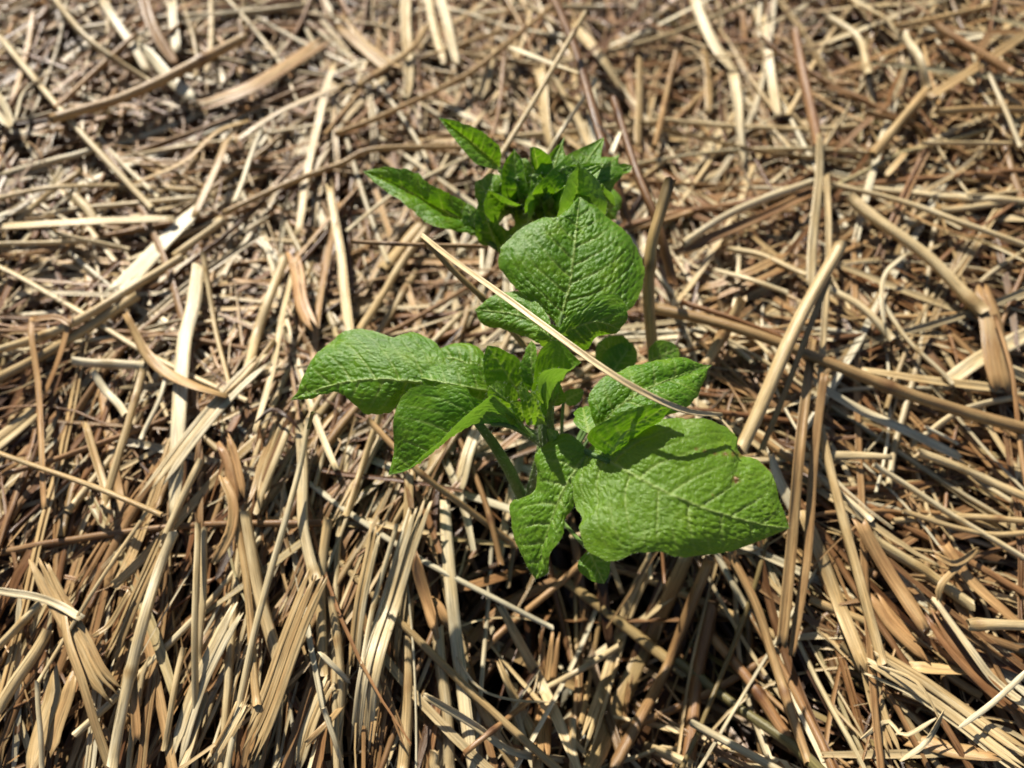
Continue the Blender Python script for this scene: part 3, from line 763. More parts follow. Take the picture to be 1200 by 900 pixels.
free(BL, [(496, 277, 4.6), (530, 304, 5.2), (600, 354, 6.0), (700, 427, 6.5), (760, 463, 6.4), (806, 482, 6.0), (843, 486, 5.6)], 7.2, .74, 1.02, 'white flattened straw lying across the leaves from rear left to right', cup=.5, closed=True)
free(TH, [(838, 484, 5.6), (848, 494, 5.5), (860, 508, 5.4)], 3, .8, 1.0, 'hooked papery tip hanging off the end of the white straw')
free(TU, [(497, 279, 4.4), (530, 316, 3.6), (568, 352, 2.9), (617, 408, 1.4)], 9, .42, .85, 'olive tan stalk running under the white straw and the rear leaf', green=.22)
free(TU, [(412, 283, 2.0), (470, 286, 2.2), (572, 289, 2.2)], 5.5, .3, .8, 'thin level brown straw crossing under the white one left of the rear leaf')
free(TU, [(366, 484, 2.6), (362, 500, 2.0)], 6, .3, .7, 'short green stalk stub touching the left leaf tip', green=.8)

# ------------------------------------------------------------------ small shreds scattered over the top
LEAFY = np.array([at(p, q, 0)[:2] for p, q in ((430, 430), (520, 490), (560, 430), (620, 460), (680, 330), (640, 220), (520, 230), (650, 590), (760, 580), (850, 590), (760, 460))])
n0 = len(straws)
drop(500, 0.04, 0.13, 0.0004, 0.0010, ['thread'], hue=(0.5, 0.25), flex=(0.3, 0.8), compact=0.03)
drop(1200, 0.04, 0.12, 0.0003, 0.0008, ['blade', 'thread'], hue=(0.45, 0.25), flex=(0.4, 0.9), compact=0.02)
drop(3000, 0.004, 0.028, 0.0003, 0.0011, ['blade', 'thread', 'blade'], hue=((0.15, 0.6), 0.15), val=(.5, 1.0), flex=(0.4, 0.9), compact=0.03)
# nothing loose pokes up into the leaves
keep = []
for s_ in straws:
    if not s_.get('traced'):
        c = s_['P'][len(s_['P']) // 2]
        if s_['P'][:, 2].max() > 0.008 and np.min(np.linalg.norm(LEAFY - c[:2], axis=1)) < 0.03: continue
    keep.append(s_)
straws = keep
print('pile', len(straws), np.percentile(H, [5, 50, 95]))

# ------------------------------------------------------------------ which straws show largest: a coarse depth test
def rank_visible():
    SW, SH = 480, 360
    pts, ids = [], []
    for i, s_ in enumerate(straws):
        P, wid = s_['P'], s_['wid']
        ln = np.linalg.norm(np.diff(P, axis=0), axis=1).sum()
        m = max(6, int(ln / 0.0008))
        u = np.linspace(0, len(P) - 1, m); k = np.minimum(u.astype(int), len(P) - 2); f = (u - k)[:, None]
        Q = P[k] * (1 - f) + P[k + 1] * f
        T = unit(np.gradient(Q, axis=0)); V = unit(CAMP - Q); S = unit(np.cross(T, V))
        for o in np.linspace(-0.45, 0.45, max(1, int(wid / 0.0007))):
            pts.append(Q + S * o * wid); ids.append(np.full(m, i))
    pts = np.vstack(pts); ids = np.concatenate(ids)
    px, py, z = project(pts)
    ix, iy = (px * SW / 1200).astype(int), (py * SH / 900).astype(int)
    ok = (ix >= 0) & (ix < SW) & (iy >= 0) & (iy < SH)
    ix, iy, z, ids = ix[ok], iy[ok], z[ok], ids[ok]
    o = np.argsort(-z)
    img = np.full((SH, SW), -1)
    img[iy[o], ix[o]] = ids[o]
    cnt = np.bincount(img[img >= 0], minlength=len(straws))
    return cnt, img
CNT, IMG = rank_visible()
order = sorted(range(len(straws)), key=lambda i: -CNT[i])
chosen = [i for i in range(len(straws)) if straws[i].get('traced') and CNT[i] > 8]
for i in order:
    if len(chosen) >= 300: break
    if not straws[i].get('traced') and CNT[i] > 0: chosen.append(i)
chosen_set = set(chosen)
print('traced', sum(1 for i in chosen if straws[i].get('traced')), 'hidden traced', sum(1 for i in range(len(straws)) if straws[i].get('traced') and CNT[i] <= 8))

def add_straw(buf, s_, hi):
    r = np.random.default_rng(s_['seed'])
    P, wid, col, kind = s_['P'], s_['wid'], s_['col'], s_['kind']
    kw = dict(s_.get('kw', {}))
    if hi:
        ln = np.linalg.norm(np.diff(P, axis=0), axis=1).sum()
        P = catmull(P, int(np.clip(ln / 0.0025, 10, 70)))
    elif len(P) > 22:
        P = catmull(P[::2], 20)
    if kind == 'tube':
        nodes = kw.pop('nodes', (r.uniform(.1, .9),) if r.random() < .4 else ())
        rt = kw.pop('rottip', False)
        n_before = len(buf.c)
        add_tube(buf, P, wid, col, r, ring=8 if hi else 6, nodes=nodes, roll=r.uniform(0, 3), flat=r.uniform(.55, .95), jag=r.uniform(.05, .6))
        if rt:
            c = buf.c[-1]; c[:8 * 8, 2] = np.repeat(np.array([1, .9, .8, .55, .3, .1, .05, 0]), 8) * (0.6 + 0.4 * r.random(64))
            c[-22:, 2] = .9
    elif kind == 'bundle':
        add_bundle(buf, P, wid, col, r, strips=kw.pop('strips', int(r.integers(2, 5))), fray=kw.pop('fray', .12), closed=hi)
    elif kind == 'thread':
        add_blade(buf, P, wid, col, r, cup=.5, twist=r.normal(0, 1.0), across=2, closed=hi, taper=(.4, .1))
    else:
        a = dict(cup=r.uniform(-.25, .7), twist=r.normal(0, .5), roll=r.normal(0, .3), closed=hi, across=4 if hi else 3, taper=(r.uniform(.3, 1), r.uniform(.1, 1)), jag=r.uniform(.2, 1.5))
        if s_.get('traced'): a['taper'] = (r.uniform(.7, 1), r.uniform(.6, 1))
        a.update(kw)
        add_blade(buf, P, wid, col, r, **a)

# ------------------------------------------------------------------ ground under the straw
me = bpy.data.meshes.new('ground')
gxs = np.r_[-30, -8, -3, -1.2, np.linspace(-0.7, 0.7, 120), 1.2, 3, 8, 30]
gys = np.r_[-30, -8, -3, -1.0, np.linspace(-0.5, 0.9, 120), 1.4, 3, 8, 40]
A, B = np.meshgrid(gxs, gys, indexing='ij')
Z = relief(A, B) - 0.008 + 0.006 * (value_noise(A * 160 + 900, B * 160 + 900, 9) - 0.5)
V = np.stack([A, B, Z], -1).reshape(-1, 3)
n1, n2 = A.shape
i = (np.arange(n1 - 1)[:, None] * n2 + np.arange(n2 - 1)[None, :]).ravel()
me.from_pydata(V.tolist(), [], np.stack([i, i + n2, i + n2 + 1, i + 1], 1).tolist())
me.shade_smooth(); me.materials.append(M_SOIL)
ground = bpy.data.objects.new('ground', me); C.objects.link(ground); ground['kind'] = 'structure'

# ------------------------------------------------------------------ straw objects
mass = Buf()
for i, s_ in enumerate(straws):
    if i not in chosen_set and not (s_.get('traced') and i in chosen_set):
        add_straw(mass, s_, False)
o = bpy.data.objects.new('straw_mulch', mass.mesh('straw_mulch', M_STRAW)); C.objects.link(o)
o['kind'] = 'stuff'; o['label'] = 'deep tangled mass of dry straw and chaff covering the ground'; o['category'] = 'straw mulch'; o['group'] = 'loose straw of the mulch'

NAME = {'tube': 'straw_stalk', 'blade': 'straw_leaf', 'bundle': 'straw_sheath', 'thread': 'straw_fibre'}
NOUN = {'tube': 'stalk', 'blade': 'flat blade', 'bundle': 'split sheath', 'thread': 'fibre'}
used = set()
def tone(c):
    if c[3] > .3: return 'green tinged'
    if c[2] > .3: return 'dark stained'
    h = c[0]
    return 'cream' if h > .78 else 'pale yellow' if h > .62 else 'golden tan' if h > .48 else 'dull tan' if h > .34 else 'brown' if h > .2 else 'dark brown'
def auto_label(s_, idx):
    ys, xs = np.nonzero(IMG == idx)
    px, py, z = project(s_['P'])
    if len(xs): x, y = xs.mean() / 480, ys.mean() / 360
    else: x, y = px.mean() / 1200, py.mean() / 900
    wpx = s_['wid'] / z.mean() * FPX
    lpx = np.hypot(np.diff(px), np.diff(py)).sum()
    dx, dy = px[-1] - px[0], py[-1] - py[0]
    if dy < 0: dx, dy = -dx, -dy
    ang = math.degrees(math.atan2(dy, dx))
    size = ('thick ' if wpx > 13 else 'thin ' if wpx < 7 else '')
    ln = 'long ' if lpx > 260 else 'short ' if lpx < 110 else ''
    d = 'lying level' if ang < 18 or ang > 162 else 'upright' if 75 < ang < 105 else 'leaning left' if ang < 75 else 'leaning right'
    col = ['at the left edge', 'left of the plant', 'just left of centre', 'near the centre', 'right of centre', 'right of the plant', 'at the right edge'][min(6, int(x * 7))]
    row = ['top edge', 'upper part', 'beside rear leaves', 'beside middle leaves', 'below the middle', 'lower part', 'bottom edge'][min(6, int(y * 7))]
    base = f"{ln}{size}{tone(s_['col'])} {NOUN[s_['kind']]} {d} {col}, {row}"
    fr = ['far left', 'left', 'middle', 'right', 'far right'][min(4, int((x * 7 % 1) * 5))] + ' ' + ['high', 'centre', 'low'][min(2, int((y * 7 % 1) * 3))]
    for cand in (base, base.replace(' flat', '') + ', ' + fr):
        if cand not in used: return cand
    return base
proto = None
for i in sorted(chosen, key=lambda q: straws[q]['seed']):
    s_ = straws[i]
    b = Buf(); c0 = s_['P'].mean(0)
    c0 = np.array([c0[0], c0[1], s_['P'][:, 2].min()])
    add_straw(b, s_, True)
    b.v = [v - c0 for v in b.v]
    nm = NAME[s_['kind']]
    o = bpy.data.objects.new(nm, b.mesh(nm, M_STRAW)); C.objects.link(o)
    o.location = c0
    lb = s_.get('label')
    if not lb: lb = auto_label(s_, i)
    used.add(lb)
    o['label'] = lb; o['category'] = 'straw'; o['group'] = 'single straws of the mulch'

# ------------------------------------------------------------------ the potato plant
def leaf_mesh(name, Lc, Mc, Rc, puff=0.0, amp=0.00042, seed=0, youth=0.0, cell=2.6, nveins=6, holes=(), stains=(), wave=0.0008, edge=0.0, hair=True):
    """L, M, R: far edge, midrib and near edge as points in metres, all from base to tip"""
    r = np.random.default_rng(seed + 100)
    ln = np.linalg.norm(np.diff(catmull(Mc, 50), axis=0), axis=1).sum()
    nu = int(np.clip(ln / 0.00040, 30, 190))
    wd = max(np.linalg.norm(np.diff(catmull(Lc, 50), axis=0), axis=1).sum() * 0.5, 0.004)
    nv = int(np.clip(wd / 0.00036, 8, 60))
    L, M_, Rr = catmull(Lc, nu + 1), catmull(Mc, nu + 1), catmull(Rc, nu + 1)
    t = np.linspace(0, 1, nu + 1)
    # small irregular scallops along the outline
    for E, sd in ((L, 1), (Rr, 2)):
        jit = (value_noise(t * ln * 420 + sd * 9, t * 0 + seed, 40 + sd) - 0.5) * 0.0009 + (value_noise(t * ln * 1500 + sd * 9, t * 0 + seed, 50 + sd) - 0.5) * 0.0004
        E += unit(E - M_) * jit[:, None] * np.sin(math.pi * t)[:, None]
    v = np.linspace(-1, 1, 2 * nv + 1)
    P = np.zeros((nu + 1, 2 * nv + 1, 3))
    for k, vv in enumerate(v):
        S = L if vv < 0 else Rr
        P[:, k] = M_ + (S - M_) * abs(vv)
    def normals(P):
        N = np.cross(np.gradient(P, axis=0), np.gradient(P, axis=1))
        N = unit(N)
        flip = np.sum(N * np.array([0, -0.25, 1.0]), -1).mean() < 0
        return -N if flip else N
    N = normals(P)
    Nm = unit(box3(N, 4))
    av = np.abs(v)[None, :]; tt = t[:, None]
    P = P + Nm * (puff * np.sin(math.pi * np.clip(av, 0, 1)) * np.sin(math.pi * tt) ** 0.6)[..., None]
    # physical coordinates in mm
    a_mm = (t * ln * 1000)[:, None] * np.ones_like(av)
    half = np.where(v[None, :] < 0, np.linalg.norm(L - M_, axis=1)[:, None], np.linalg.norm(Rr - M_, axis=1)[:, None]) * 1000
    b_mm = v[None, :] * half
    # side veins leave the midrib and sweep towards the tip
    sp = ln * 1000 / nveins
    ab = np.abs(b_mm)
    ph = (a_mm - 0.55 * ab - 0.014 * ab ** 2 + np.where(b_mm > 0, sp * 0.35, 0)) / sp + 0.10 * (value_noise(a_mm / 6 + seed, b_mm / 6 + 50, 83) - 0.5)
    dist = np.abs(ph - np.round(ph)) * sp * 0.8
    dist2 = np.abs(ph + 0.5 - np.round(ph + 0.5)) * sp * 0.8
    wv = 0.20 * (1 - 0.5 * av)
    side = np.exp(-(dist / (wv + 0.10)) ** 2) * np.clip(1.15 - av, 0, 1) * (np.abs(np.round(ph)) > 0)
    side2 = 0.5 * np.exp(-(dist2 / 0.2) ** 2) * np.clip((av - 0.3) * 3, 0, 1) * np.clip(4 - 4 * av, 0, 1)
    midv = np.exp(-(np.abs(b_mm) / (0.42 * (1 - 0.65 * tt) + 0.08)) ** 2)
    vein = np.clip(np.maximum(np.maximum(side * 0.8, midv), side2), 0, 1)
    # puckered tissue in rows between the veins
    ncell = max(2, round(sp * 0.8 / cell))
    qx, qy = ph * ncell + 20 + np.where(b_mm > 0, 30, 0), ab / (cell * 1.15) + 5
    qx, qy = qx + 0.45 * value_noise(qx + 5, qy + 60, 71), qy + 0.8 * value_noise(qx + 25, qy + 40, 72)
    J = r.random((90, 90, 2))
    f1 = np.full(qx.shape, 9.0); f2 = np.full(qx.shape, 9.0)
    ci, cj = np.floor(qx).astype(int), np.floor(qy).astype(int)
    for di in (-1, 0, 1):
        for dj in (-1, 0, 1):
            jj = J[(ci + di) % 90, (cj + dj) % 90]
            d = np.hypot(ci + di + jj[..., 0] - qx, cj + dj + jj[..., 1] - qy)
            f2 = np.where(d < f1, f1, np.minimum(f2, d)); f1 = np.minimum(f1, d)
    bl = np.clip((f2 - f1) * 1.7, 0, 1); bl = 0.55 * bl * (2 - bl) + 0.45 * np.clip(1 - f1 ** 2, 0, 1)
    fine = value_noise(a_mm * 2.2 + 7, b_mm * 2.2 + 70, 74) - 0.5
    edgef = np.clip((1 - av) * 5, 0, 1)
    d = amp * (bl - 0.5) * (0.25 + 0.75 * edgef) * (0.5 + value_noise(a_mm / 4 + 3, b_mm / 4 + 33, 81)) + amp * 0.5 * fine - amp * 1.1 * side - amp * 0.5 * side2 + amp * 0.7 * midv
    d = d + wave * (value_noise(a_mm / 7 + seed, b_mm / 7 + 50, 75) - 0.5) * 2 * (0.3 + av ** 2)
    d = d + edge * np.clip(av - 0.8, 0, 1) / 0.2
    d = d * np.clip(np.sin(math.pi * np.clip(tt, 0.0, 1)) * 4, 0.05, 1)
    N = unit(box3(normals(P), 2))
    P = P + N * d[..., None]
    V = P.reshape(-1, 3); m = 2 * nv + 1
    i = (np.arange(nu)[:, None] * m + np.arange(2 * nv)[None, :]).ravel()
    F = np.stack([i, i + 1, i + m + 1, i + m], 1)
    if np.sum(np.cross(V[F[:, 1]] - V[F[:, 0]], V[F[:, 3]] - V[F[:, 0]]) @ np.array([0, -.25, 1.0])) < 0: F = F[:, ::-1]
    px, py, _ = project(V)
    keepf = np.ones(len(F), bool)
    fx, fy = px[F].mean(1), py[F].mean(1)
    for hx, hy, hr in holes:
        keepf &= np.hypot(fx - hx, fy - hy) > hr * (0.8 + 0.5 * value_noise(fx, fy, 77))
    dmg = np.zeros(len(V))
    for sx, sy, sr in stains:
        dd = np.hypot(px - sx, (py - sy) * 1.3) / sr + 0.8 * (value_noise(px * 0.5, py * 0.5, 78) - 0.5)
        dmg = np.maximum(dmg, np.clip(1.4 - dd, 0, 1))
    blotch = value_noise(a_mm / 5, b_mm / 5, 79).ravel()
    rim = (np.clip(av - 0.93, 0, 1) / 0.07 * np.ones_like(tt)).ravel()
    COL = np.stack([vein.ravel(), blotch, rim, dmg], 1)
    COL2 = np.stack([np.full(len(V), youth), bl.ravel(), np.zeros(len(V)), np.ones(len(V))], 1)
    UV = np.stack([a_mm.ravel() + 40 * (seed % 9), b_mm.ravel() + 60], 1)
    F = F[keepf]
    nleaf = len(F)
    if hair:
        # short hairs on the rim and a few over the surface
        ri = np.r_[r.integers(0, nu + 1, int(ln * 4200)) * m + r.choice([0, 2 * nv], int(ln * 4200)), r.integers(0, len(V), int(ln * 2600))]
        base = V[ri]; nn = N.reshape(-1, 3)[ri]
        out = unit(base - M_[ri // m] + 1e-6) * ((ri % m == 0) | (ri % m == 2 * nv))[:, None]
        dr = unit(nn * 0.6 + out * 1.0 + 0.5 * r.standard_normal(base.shape))
        hl = r.uniform(0.0003, 0.0009, len(ri))[:, None]
        sd = unit(np.cross(dr, r.standard_normal(base.shape))) * 0.000022
        HV = np.stack([base - sd, base + sd, base + dr * hl + sd * .3, base + dr * hl - sd * .3], 1).reshape(-1, 3)
        k = len(V) + np.arange(len(ri)) * 4
        F = np.vstack([F, np.stack([k, k + 1, k + 2, k + 3], 1)])
        V = np.vstack([V, HV]); z4 = np.zeros((len(HV), 4)); COL = np.vstack([COL, z4]); COL2 = np.vstack([COL2, z4]); UV = np.vstack([UV, np.zeros((len(HV), 2))])
    c0 = np.asarray(Mc[0])
    me = bpy.data.meshes.new(name)
    me.vertices.add(len(V)); me.vertices.foreach_set('co', V.astype(np.float32).ravel())
    me.loops.add(F.size); me.loops.foreach_set('vertex_index', F.astype(np.int32).ravel())
    me.polygons.add(len(F)); me.polygons.foreach_set('loop_start', np.arange(0, F.size, 4, dtype=np.int32)); me.polygons.foreach_set('loop_total', np.full(len(F), 4, np.int32))
    me.materials.append(M_LEAF); me.materials.append(M_HAIR)
    mi = np.zeros(len(F), np.int32); mi[nleaf:] = 1
    me.polygons.foreach_set('material_index', mi)
    me.update(calc_edges=True)
    u = me.uv_layers.new(name='uv'); u.data.foreach_set('uv', UV[F.ravel()].astype(np.float32).ravel())
    for nm, c in (('leafc', COL), ('leafd', COL2)):
        a = me.color_attributes.new(nm, 'FLOAT_COLOR', 'POINT'); a.data.foreach_set('color', c.astype(np.float32).ravel())
    me.shade_smooth()
    return me

def box3(A, r):
    out = A.copy()
    for ax in (0, 1):
        B = np.pad(out, [(r, r) if k == ax else (0, 0) for k in range(3)], 'edge')
        c = np.cumsum(B, axis=ax); z = np.zeros_like(np.take(c, [0], ax)); c = np.concatenate([z, c], ax)
        n = out.shape[ax]
        out = (np.take(c, np.arange(2 * r + 1, 2 * r + 1 + n), ax) - np.take(c, np.arange(n), ax)) / (2 * r + 1)
    return out

def link(name, me, parent, label=None):
    o = bpy.data.objects.new(name, me); C.objects.link(o); o.parent = parent
    if label: o['label'] = label
    return o

def stem_mesh(name, pts, w0, w1, hairs=500, seed=0, ridge=0.10):
    P = catmull(np.array([at(*p) for p in pts]), 40)
    n = len(P); r = np.random.default_rng(seed)
    T, S, N = frames(P, np.zeros(n)); ring = 14
    W = np.linspace(w0, w1, n) * CM
    W = W * (1 + 0.06 * np.sin(np.linspace(0, 9, n) + seed))
    W[0] *= 1.1; W[-1] *= 0.6
    th = np.arange(ring) / ring * 2 * math.pi
    rad = 1 + ridge * np.cos(3 * th + seed) + 0.03 * r.standard_normal(ring)
    V = P[:, None] + (S[:, None] * (np.cos(th) * rad)[None, :, None] + N[:, None] * (np.sin(th) * rad)[None, :, None]) * W[:, None, None] / 2
    V = V.reshape(-1, 3)
    i = np.arange(n - 1)[:, None] * ring; k = np.arange(ring)[None]; k2 = (k + 1) % ring
    F = [tuple(q) for q in np.stack([i + k, i + k2, i + ring + k2, i + ring + k], -1).reshape(-1, 4).tolist()]
    F += [tuple(range(ring))[::-1], tuple(range((n - 1) * ring, n * ring))]
    nf = len(F); Vl = V.tolist()
    for q in range(hairs):
        j = r.integers(0, len(V)); b = V[j]; o_ = unit(b - P[j // ring])
        dr = unit(o_ + 0.4 * r.standard_normal(3)); sd = unit(np.cross(dr, r.standard_normal(3))) * 0.00003
        e = b + dr * r.uniform(.0006, .0018)
        kk = len(Vl); Vl += [list(b - sd), list(b + sd), list(e)]; F.append((kk, kk + 1, kk + 2))
    me = bpy.data.meshes.new(name); me.from_pydata(Vl, [], F)
    me.materials.append(M_STEM); me.materials.append(M_HAIR)
    mi = np.zeros(len(F), np.int32); mi[nf:] = 1; me.polygons.foreach_set('material_index', mi)
    me.shade_smooth()
    return me

root = bpy.data.objects.new('potato_plant', None); C.objects.link(root)
root.empty_display_size = 0.02
root['label'] = 'young potato plant with crinkled bright green leaves growing up through the straw'
root['category'] = 'plant'

def pts(*a):
    return np.array([at(*p) for p in a])

def leaflet(parent, L, M_, Rr, label=None, **kw):
    return link('leaflet', leaf_mesh('leaflet', pts(*L), pts(*M_), pts(*Rr), **kw), parent, label)

def small(parent, b, t, w, bend=0.2, roll=0.0, fold=0.25, seed=0, name='leaflet', tipcurl=0.0, blunt=.55, **kw):
    """a young leaflet from base b to tip t (picture x, y, height), w cm wide"""
    B, T_ = at(*b), at(*t)
    ax = T_ - B; ln = np.linalg.norm(ax); ax = ax / ln
    vw = unit(CAMP - B)
    sd = unit(np.cross(ax, vw)); nn = unit(np.cross(sd, ax))
    if nn @ vw < 0: nn = -nn
    c, s_ = math.cos(roll), math.sin(roll)
    sd, nn = sd * c + nn * s_, nn * c - sd * s_
    u = np.linspace(0, 1, 9)
    mid = B + ax * (u * ln)[:, None] + nn * (bend * ln * np.sin(math.pi * u) - tipcurl * ln * u ** 3)[:, None]
    prof = np.sin(math.pi * u ** 0.85) ** blunt; prof[0] = 0.04; prof[-1] = 0.0
    prof = prof * (0.75 + 0.25 * (1 - u)) * w * CM / 2
    Lc = mid + sd * prof[:, None] + nn * (fold * prof)[:, None]
    Rc = mid - sd * prof[:, None] * 0.95 + nn * (fold * prof)[:, None]
    kw.setdefault('cell', 1.6); kw.setdefault('amp', 0.00022); kw.setdefault('nveins', 5); kw.setdefault('wave', .0005); kw.setdefault('youth', .4)
    return link(name, leaf_mesh(name, Lc, mid, Rc, seed=seed, **kw), parent)

link('stem', stem_mesh('stem', [(624, 603, -2.5), (622, 585, -1.0), (634, 540, 2.2), (641, 505, 3.7), (640, 470, 4.4)], .46, .34, 900, 1), root)
link('stem', stem_mesh('stem', [(640, 352, -1.6), (642, 300, 1.2), (640, 262, 2.6), (637, 235, 3.4)], .42, .3, 500, 2), root)

# --- front right leaf: large end leaflet, lobe with a torn notch, folded and rear leaflets
lf = link('leaf', stem_mesh('leaf', [(641, 512, 3.5), (655, 520, 4.1), (672, 522, 4.5), (688, 530, 4.62), (715, 541, 4.9)], .24, .16, 350, 3), root, 'front right leaf with the big bright end leaflet')
leaflet(lf,
    [(686, 529, 4.6), (702, 515, 4.8), (730, 502, 5.1), (770, 491, 5.3), (810, 490, 5.2), (848, 498, 5.0), (866, 512, 4.9), (869, 529, 4.8), (886, 536, 4.8), (899, 549, 4.7), (909, 572, 4.6), (914, 592, 4.4), (925, 619, 4.2)],
    [(686, 530, 4.6), (715, 541, 4.85), (745, 558, 4.95), (787, 580, 5.0), (830, 597, 4.9), (870, 609, 4.65), (900, 616, 4.4), (925, 619, 4.2)],
    [(684, 532, 4.55), (676, 552, 4.4), (672, 575, 4.3), (675, 594, 4.2), (684, 609, 4.3), (680, 625, 4.3), (692, 648, 4.25), (719, 658, 4.25), (744, 648, 4.4), (768, 646, 4.45), (800, 653, 4.35), (840, 651, 4.25), (880, 637, 4.2), (905, 626, 4.15), (925, 619, 4.2)],
    label='big bright end leaflet with a brown tear and a small hole', puff=.0007, seed=1, youth=.5, nveins=7, cell=1.5, amp=.00044, holes=[(862, 561, 2.0), (862, 565, 1.4)],
    stains=[(862, 562, 5.5), (850, 532, 3.6), (860, 532, 4), (838, 531, 3), (826, 529, 2.6), (816, 526, 2.4), (868, 533, 4), (835, 580, 1.6), (672, 600, 2.5)])
leaflet(lf,
    [(689, 531, 4.6), (678, 516, 4.8), (660, 508, 4.75), (640, 518, 4.5), (628, 532, 4.3), (633, 552, 4.1), (630, 570, 3.9), (620, 579, 3.8), (601, 588, 3.5), (598, 600, 3.4), (602, 624, 3.2), (612, 653, 3.0), (628, 679, 2.7)],
    [(689, 531, 4.6), (676, 548, 4.45), (660, 575, 4.25), (647, 610, 3.85), (636, 645, 3.3), (628, 679, 2.7)],
    [(689, 533, 4.55), (686, 560, 4.3), (677, 578, 4.18), (671, 594, 4.1), (662, 607, 4.0), (659, 625, 3.95), (649, 643, 3.7), (644, 652, 3.5), (642, 670, 3.1), (628, 679, 2.7)],
    label='left lobe with a ragged notch beside it', puff=.0009, seed=2, youth=.25, nveins=7, cell=1.5, amp=.00044, stains=[(668, 607, 4)])
leaflet(lf,
    [(713, 539, 4.75), (697, 522, 5.0), (690, 510, 5.3), (698, 499, 5.7), (722, 487, 6.0), (758, 475, 6.1), (791, 473, 5.9)],
    [(713, 539, 4.75), (722, 522, 5.2), (737, 503, 5.5), (760, 487, 5.7), (791, 474, 5.85)],
    [(713, 539, 4.75), (726, 528, 4.95), (745, 513, 5.1), (768, 497, 5.3), (792, 476, 5.8)], puff=.0006, seed=3, amp=.00024, cell=1.6)
leaflet(lf,
    [(700, 505, 4.3), (691, 478, 4.6), (690, 465, 4.7), (705, 446, 4.8), (725, 434, 4.8), (747, 425, 4.8), (790, 421, 4.6), (834, 428, 4.2)],
    [(700, 505, 4.3), (718, 483, 4.6), (748, 461, 4.8), (790, 443, 4.6), (834, 428, 4.2)],
    [(700, 507, 4.3), (730, 500, 4.5), (768, 492, 4.6), (800, 480, 4.55), (818, 462, 4.4), (834, 428, 4.2)], puff=.0014, seed=4, amp=.00038, cell=1.6)
small(lf, (690, 508, 3.8), (683, 478, 3.2), .75, seed=31, youth=0, bend=.1)
small(lf, (655, 517, 4.5), (641, 503, 4.7), .30, seed=32, youth=.6)

# --- left leaf: big pale leaflet drooping to its tip and the folded one in front
lf = link('leaf', stem_mesh('leaf', [(614, 586, -1.2), (600, 558, .8), (580, 524, 2.4), (561, 497, 3.5), (545, 470, 3.9), (520, 443, 4.2)], .40, .22, 500, 4), root, 'left leaf with a broad pale leaflet drooping to a point')
leaflet(lf,
    [(524, 440, 4.2), (520, 415, 4.2), (506, 399, 4.2), (484, 389, 4.2), (461, 396, 4.15), (441, 391, 4.1), (417, 389, 4.0), (392, 396, 3.9), (371, 413, 3.8), (357, 436, 3.6), (350, 457, 3.3), (341, 468, 3.1)],
    [(524, 440, 4.2), (492, 447, 4.1), (462, 445, 4.1), (430, 445, 4.0), (390, 451, 3.7), (362, 461, 3.35), (341, 468, 3.1)],
    [(522, 442, 4.1), (500, 444, 3.9), (488, 457, 3.6), (472, 471, 3.4), (459, 483, 3.3), (436, 487, 3.2), (417, 479, 3.3), (409, 466, 3.4), (398, 460, 3.4), (380, 461, 3.35), (360, 467, 3.25), (341, 469, 3.1)],
    label='broad pale leaflet drooping to a point at far left', puff=.0015, seed=5, nveins=7, amp=.00040, cell=1.8)
leaflet(lf,
    [(568, 446, 3.3), (574, 425, 3.4), (562, 408, 3.5), (541, 402, 3.5), (518, 408, 3.4), (508, 425, 3.2)],
    [(568, 446, 3.3), (552, 430, 3.5), (530, 420, 3.5), (508, 425, 3.2)],
    [(568, 448, 3.2), (548, 447, 3.3), (525, 440, 3.2), (508, 425, 3.2)], puff=.001, seed=6)

lf = link('leaf', stem_mesh('leaf', [(640, 522, 3.2), (627, 512, 3.6), (600, 499, 4.0), (575, 496, 4.1)], .34, .16, 500, 5), root, 'folded front leaf showing its lime underside')
leaflet(lf,
    [(622, 509, 3.9), (596, 480, 4.6), (572, 470, 4.8), (556, 464, 4.8), (546, 453, 4.8), (512, 451, 4.7), (486, 453, 4.5), (471, 466, 4.2), (464, 487, 3.9), (461, 520, 3.4), (455, 557, 2.8)],
    [(622, 512, 3.9), (600, 499, 4.0), (572, 497, 4.1), (552, 500, 4.1), (533, 510, 3.9), (514, 526, 3.6), (486, 547, 3.1), (455, 557, 2.8)],
    [(622, 510, 4.1), (606, 487, 4.9), (590, 470, 5.3), (577, 460, 5.5), (562, 471, 5.4), (546, 484, 5.2), (528, 503, 4.8), (508, 521, 4.2), (482, 544, 3.3), (455, 557, 2.8)],
    label='folded leaflet, green above and lime below', puff=.0005, seed=7, amp=.00036, cell=1.6)
small(lf, (575, 459, 4.3), (493, 443, 4.4), 1.5, bend=.22, fold=-.5, seed=8, youth=.1, amp=.0003)
small(lf, (604, 478, 4.6), (573, 452, 5.6), .9, bend=.15, fold=-.6, seed=9, youth=.4)

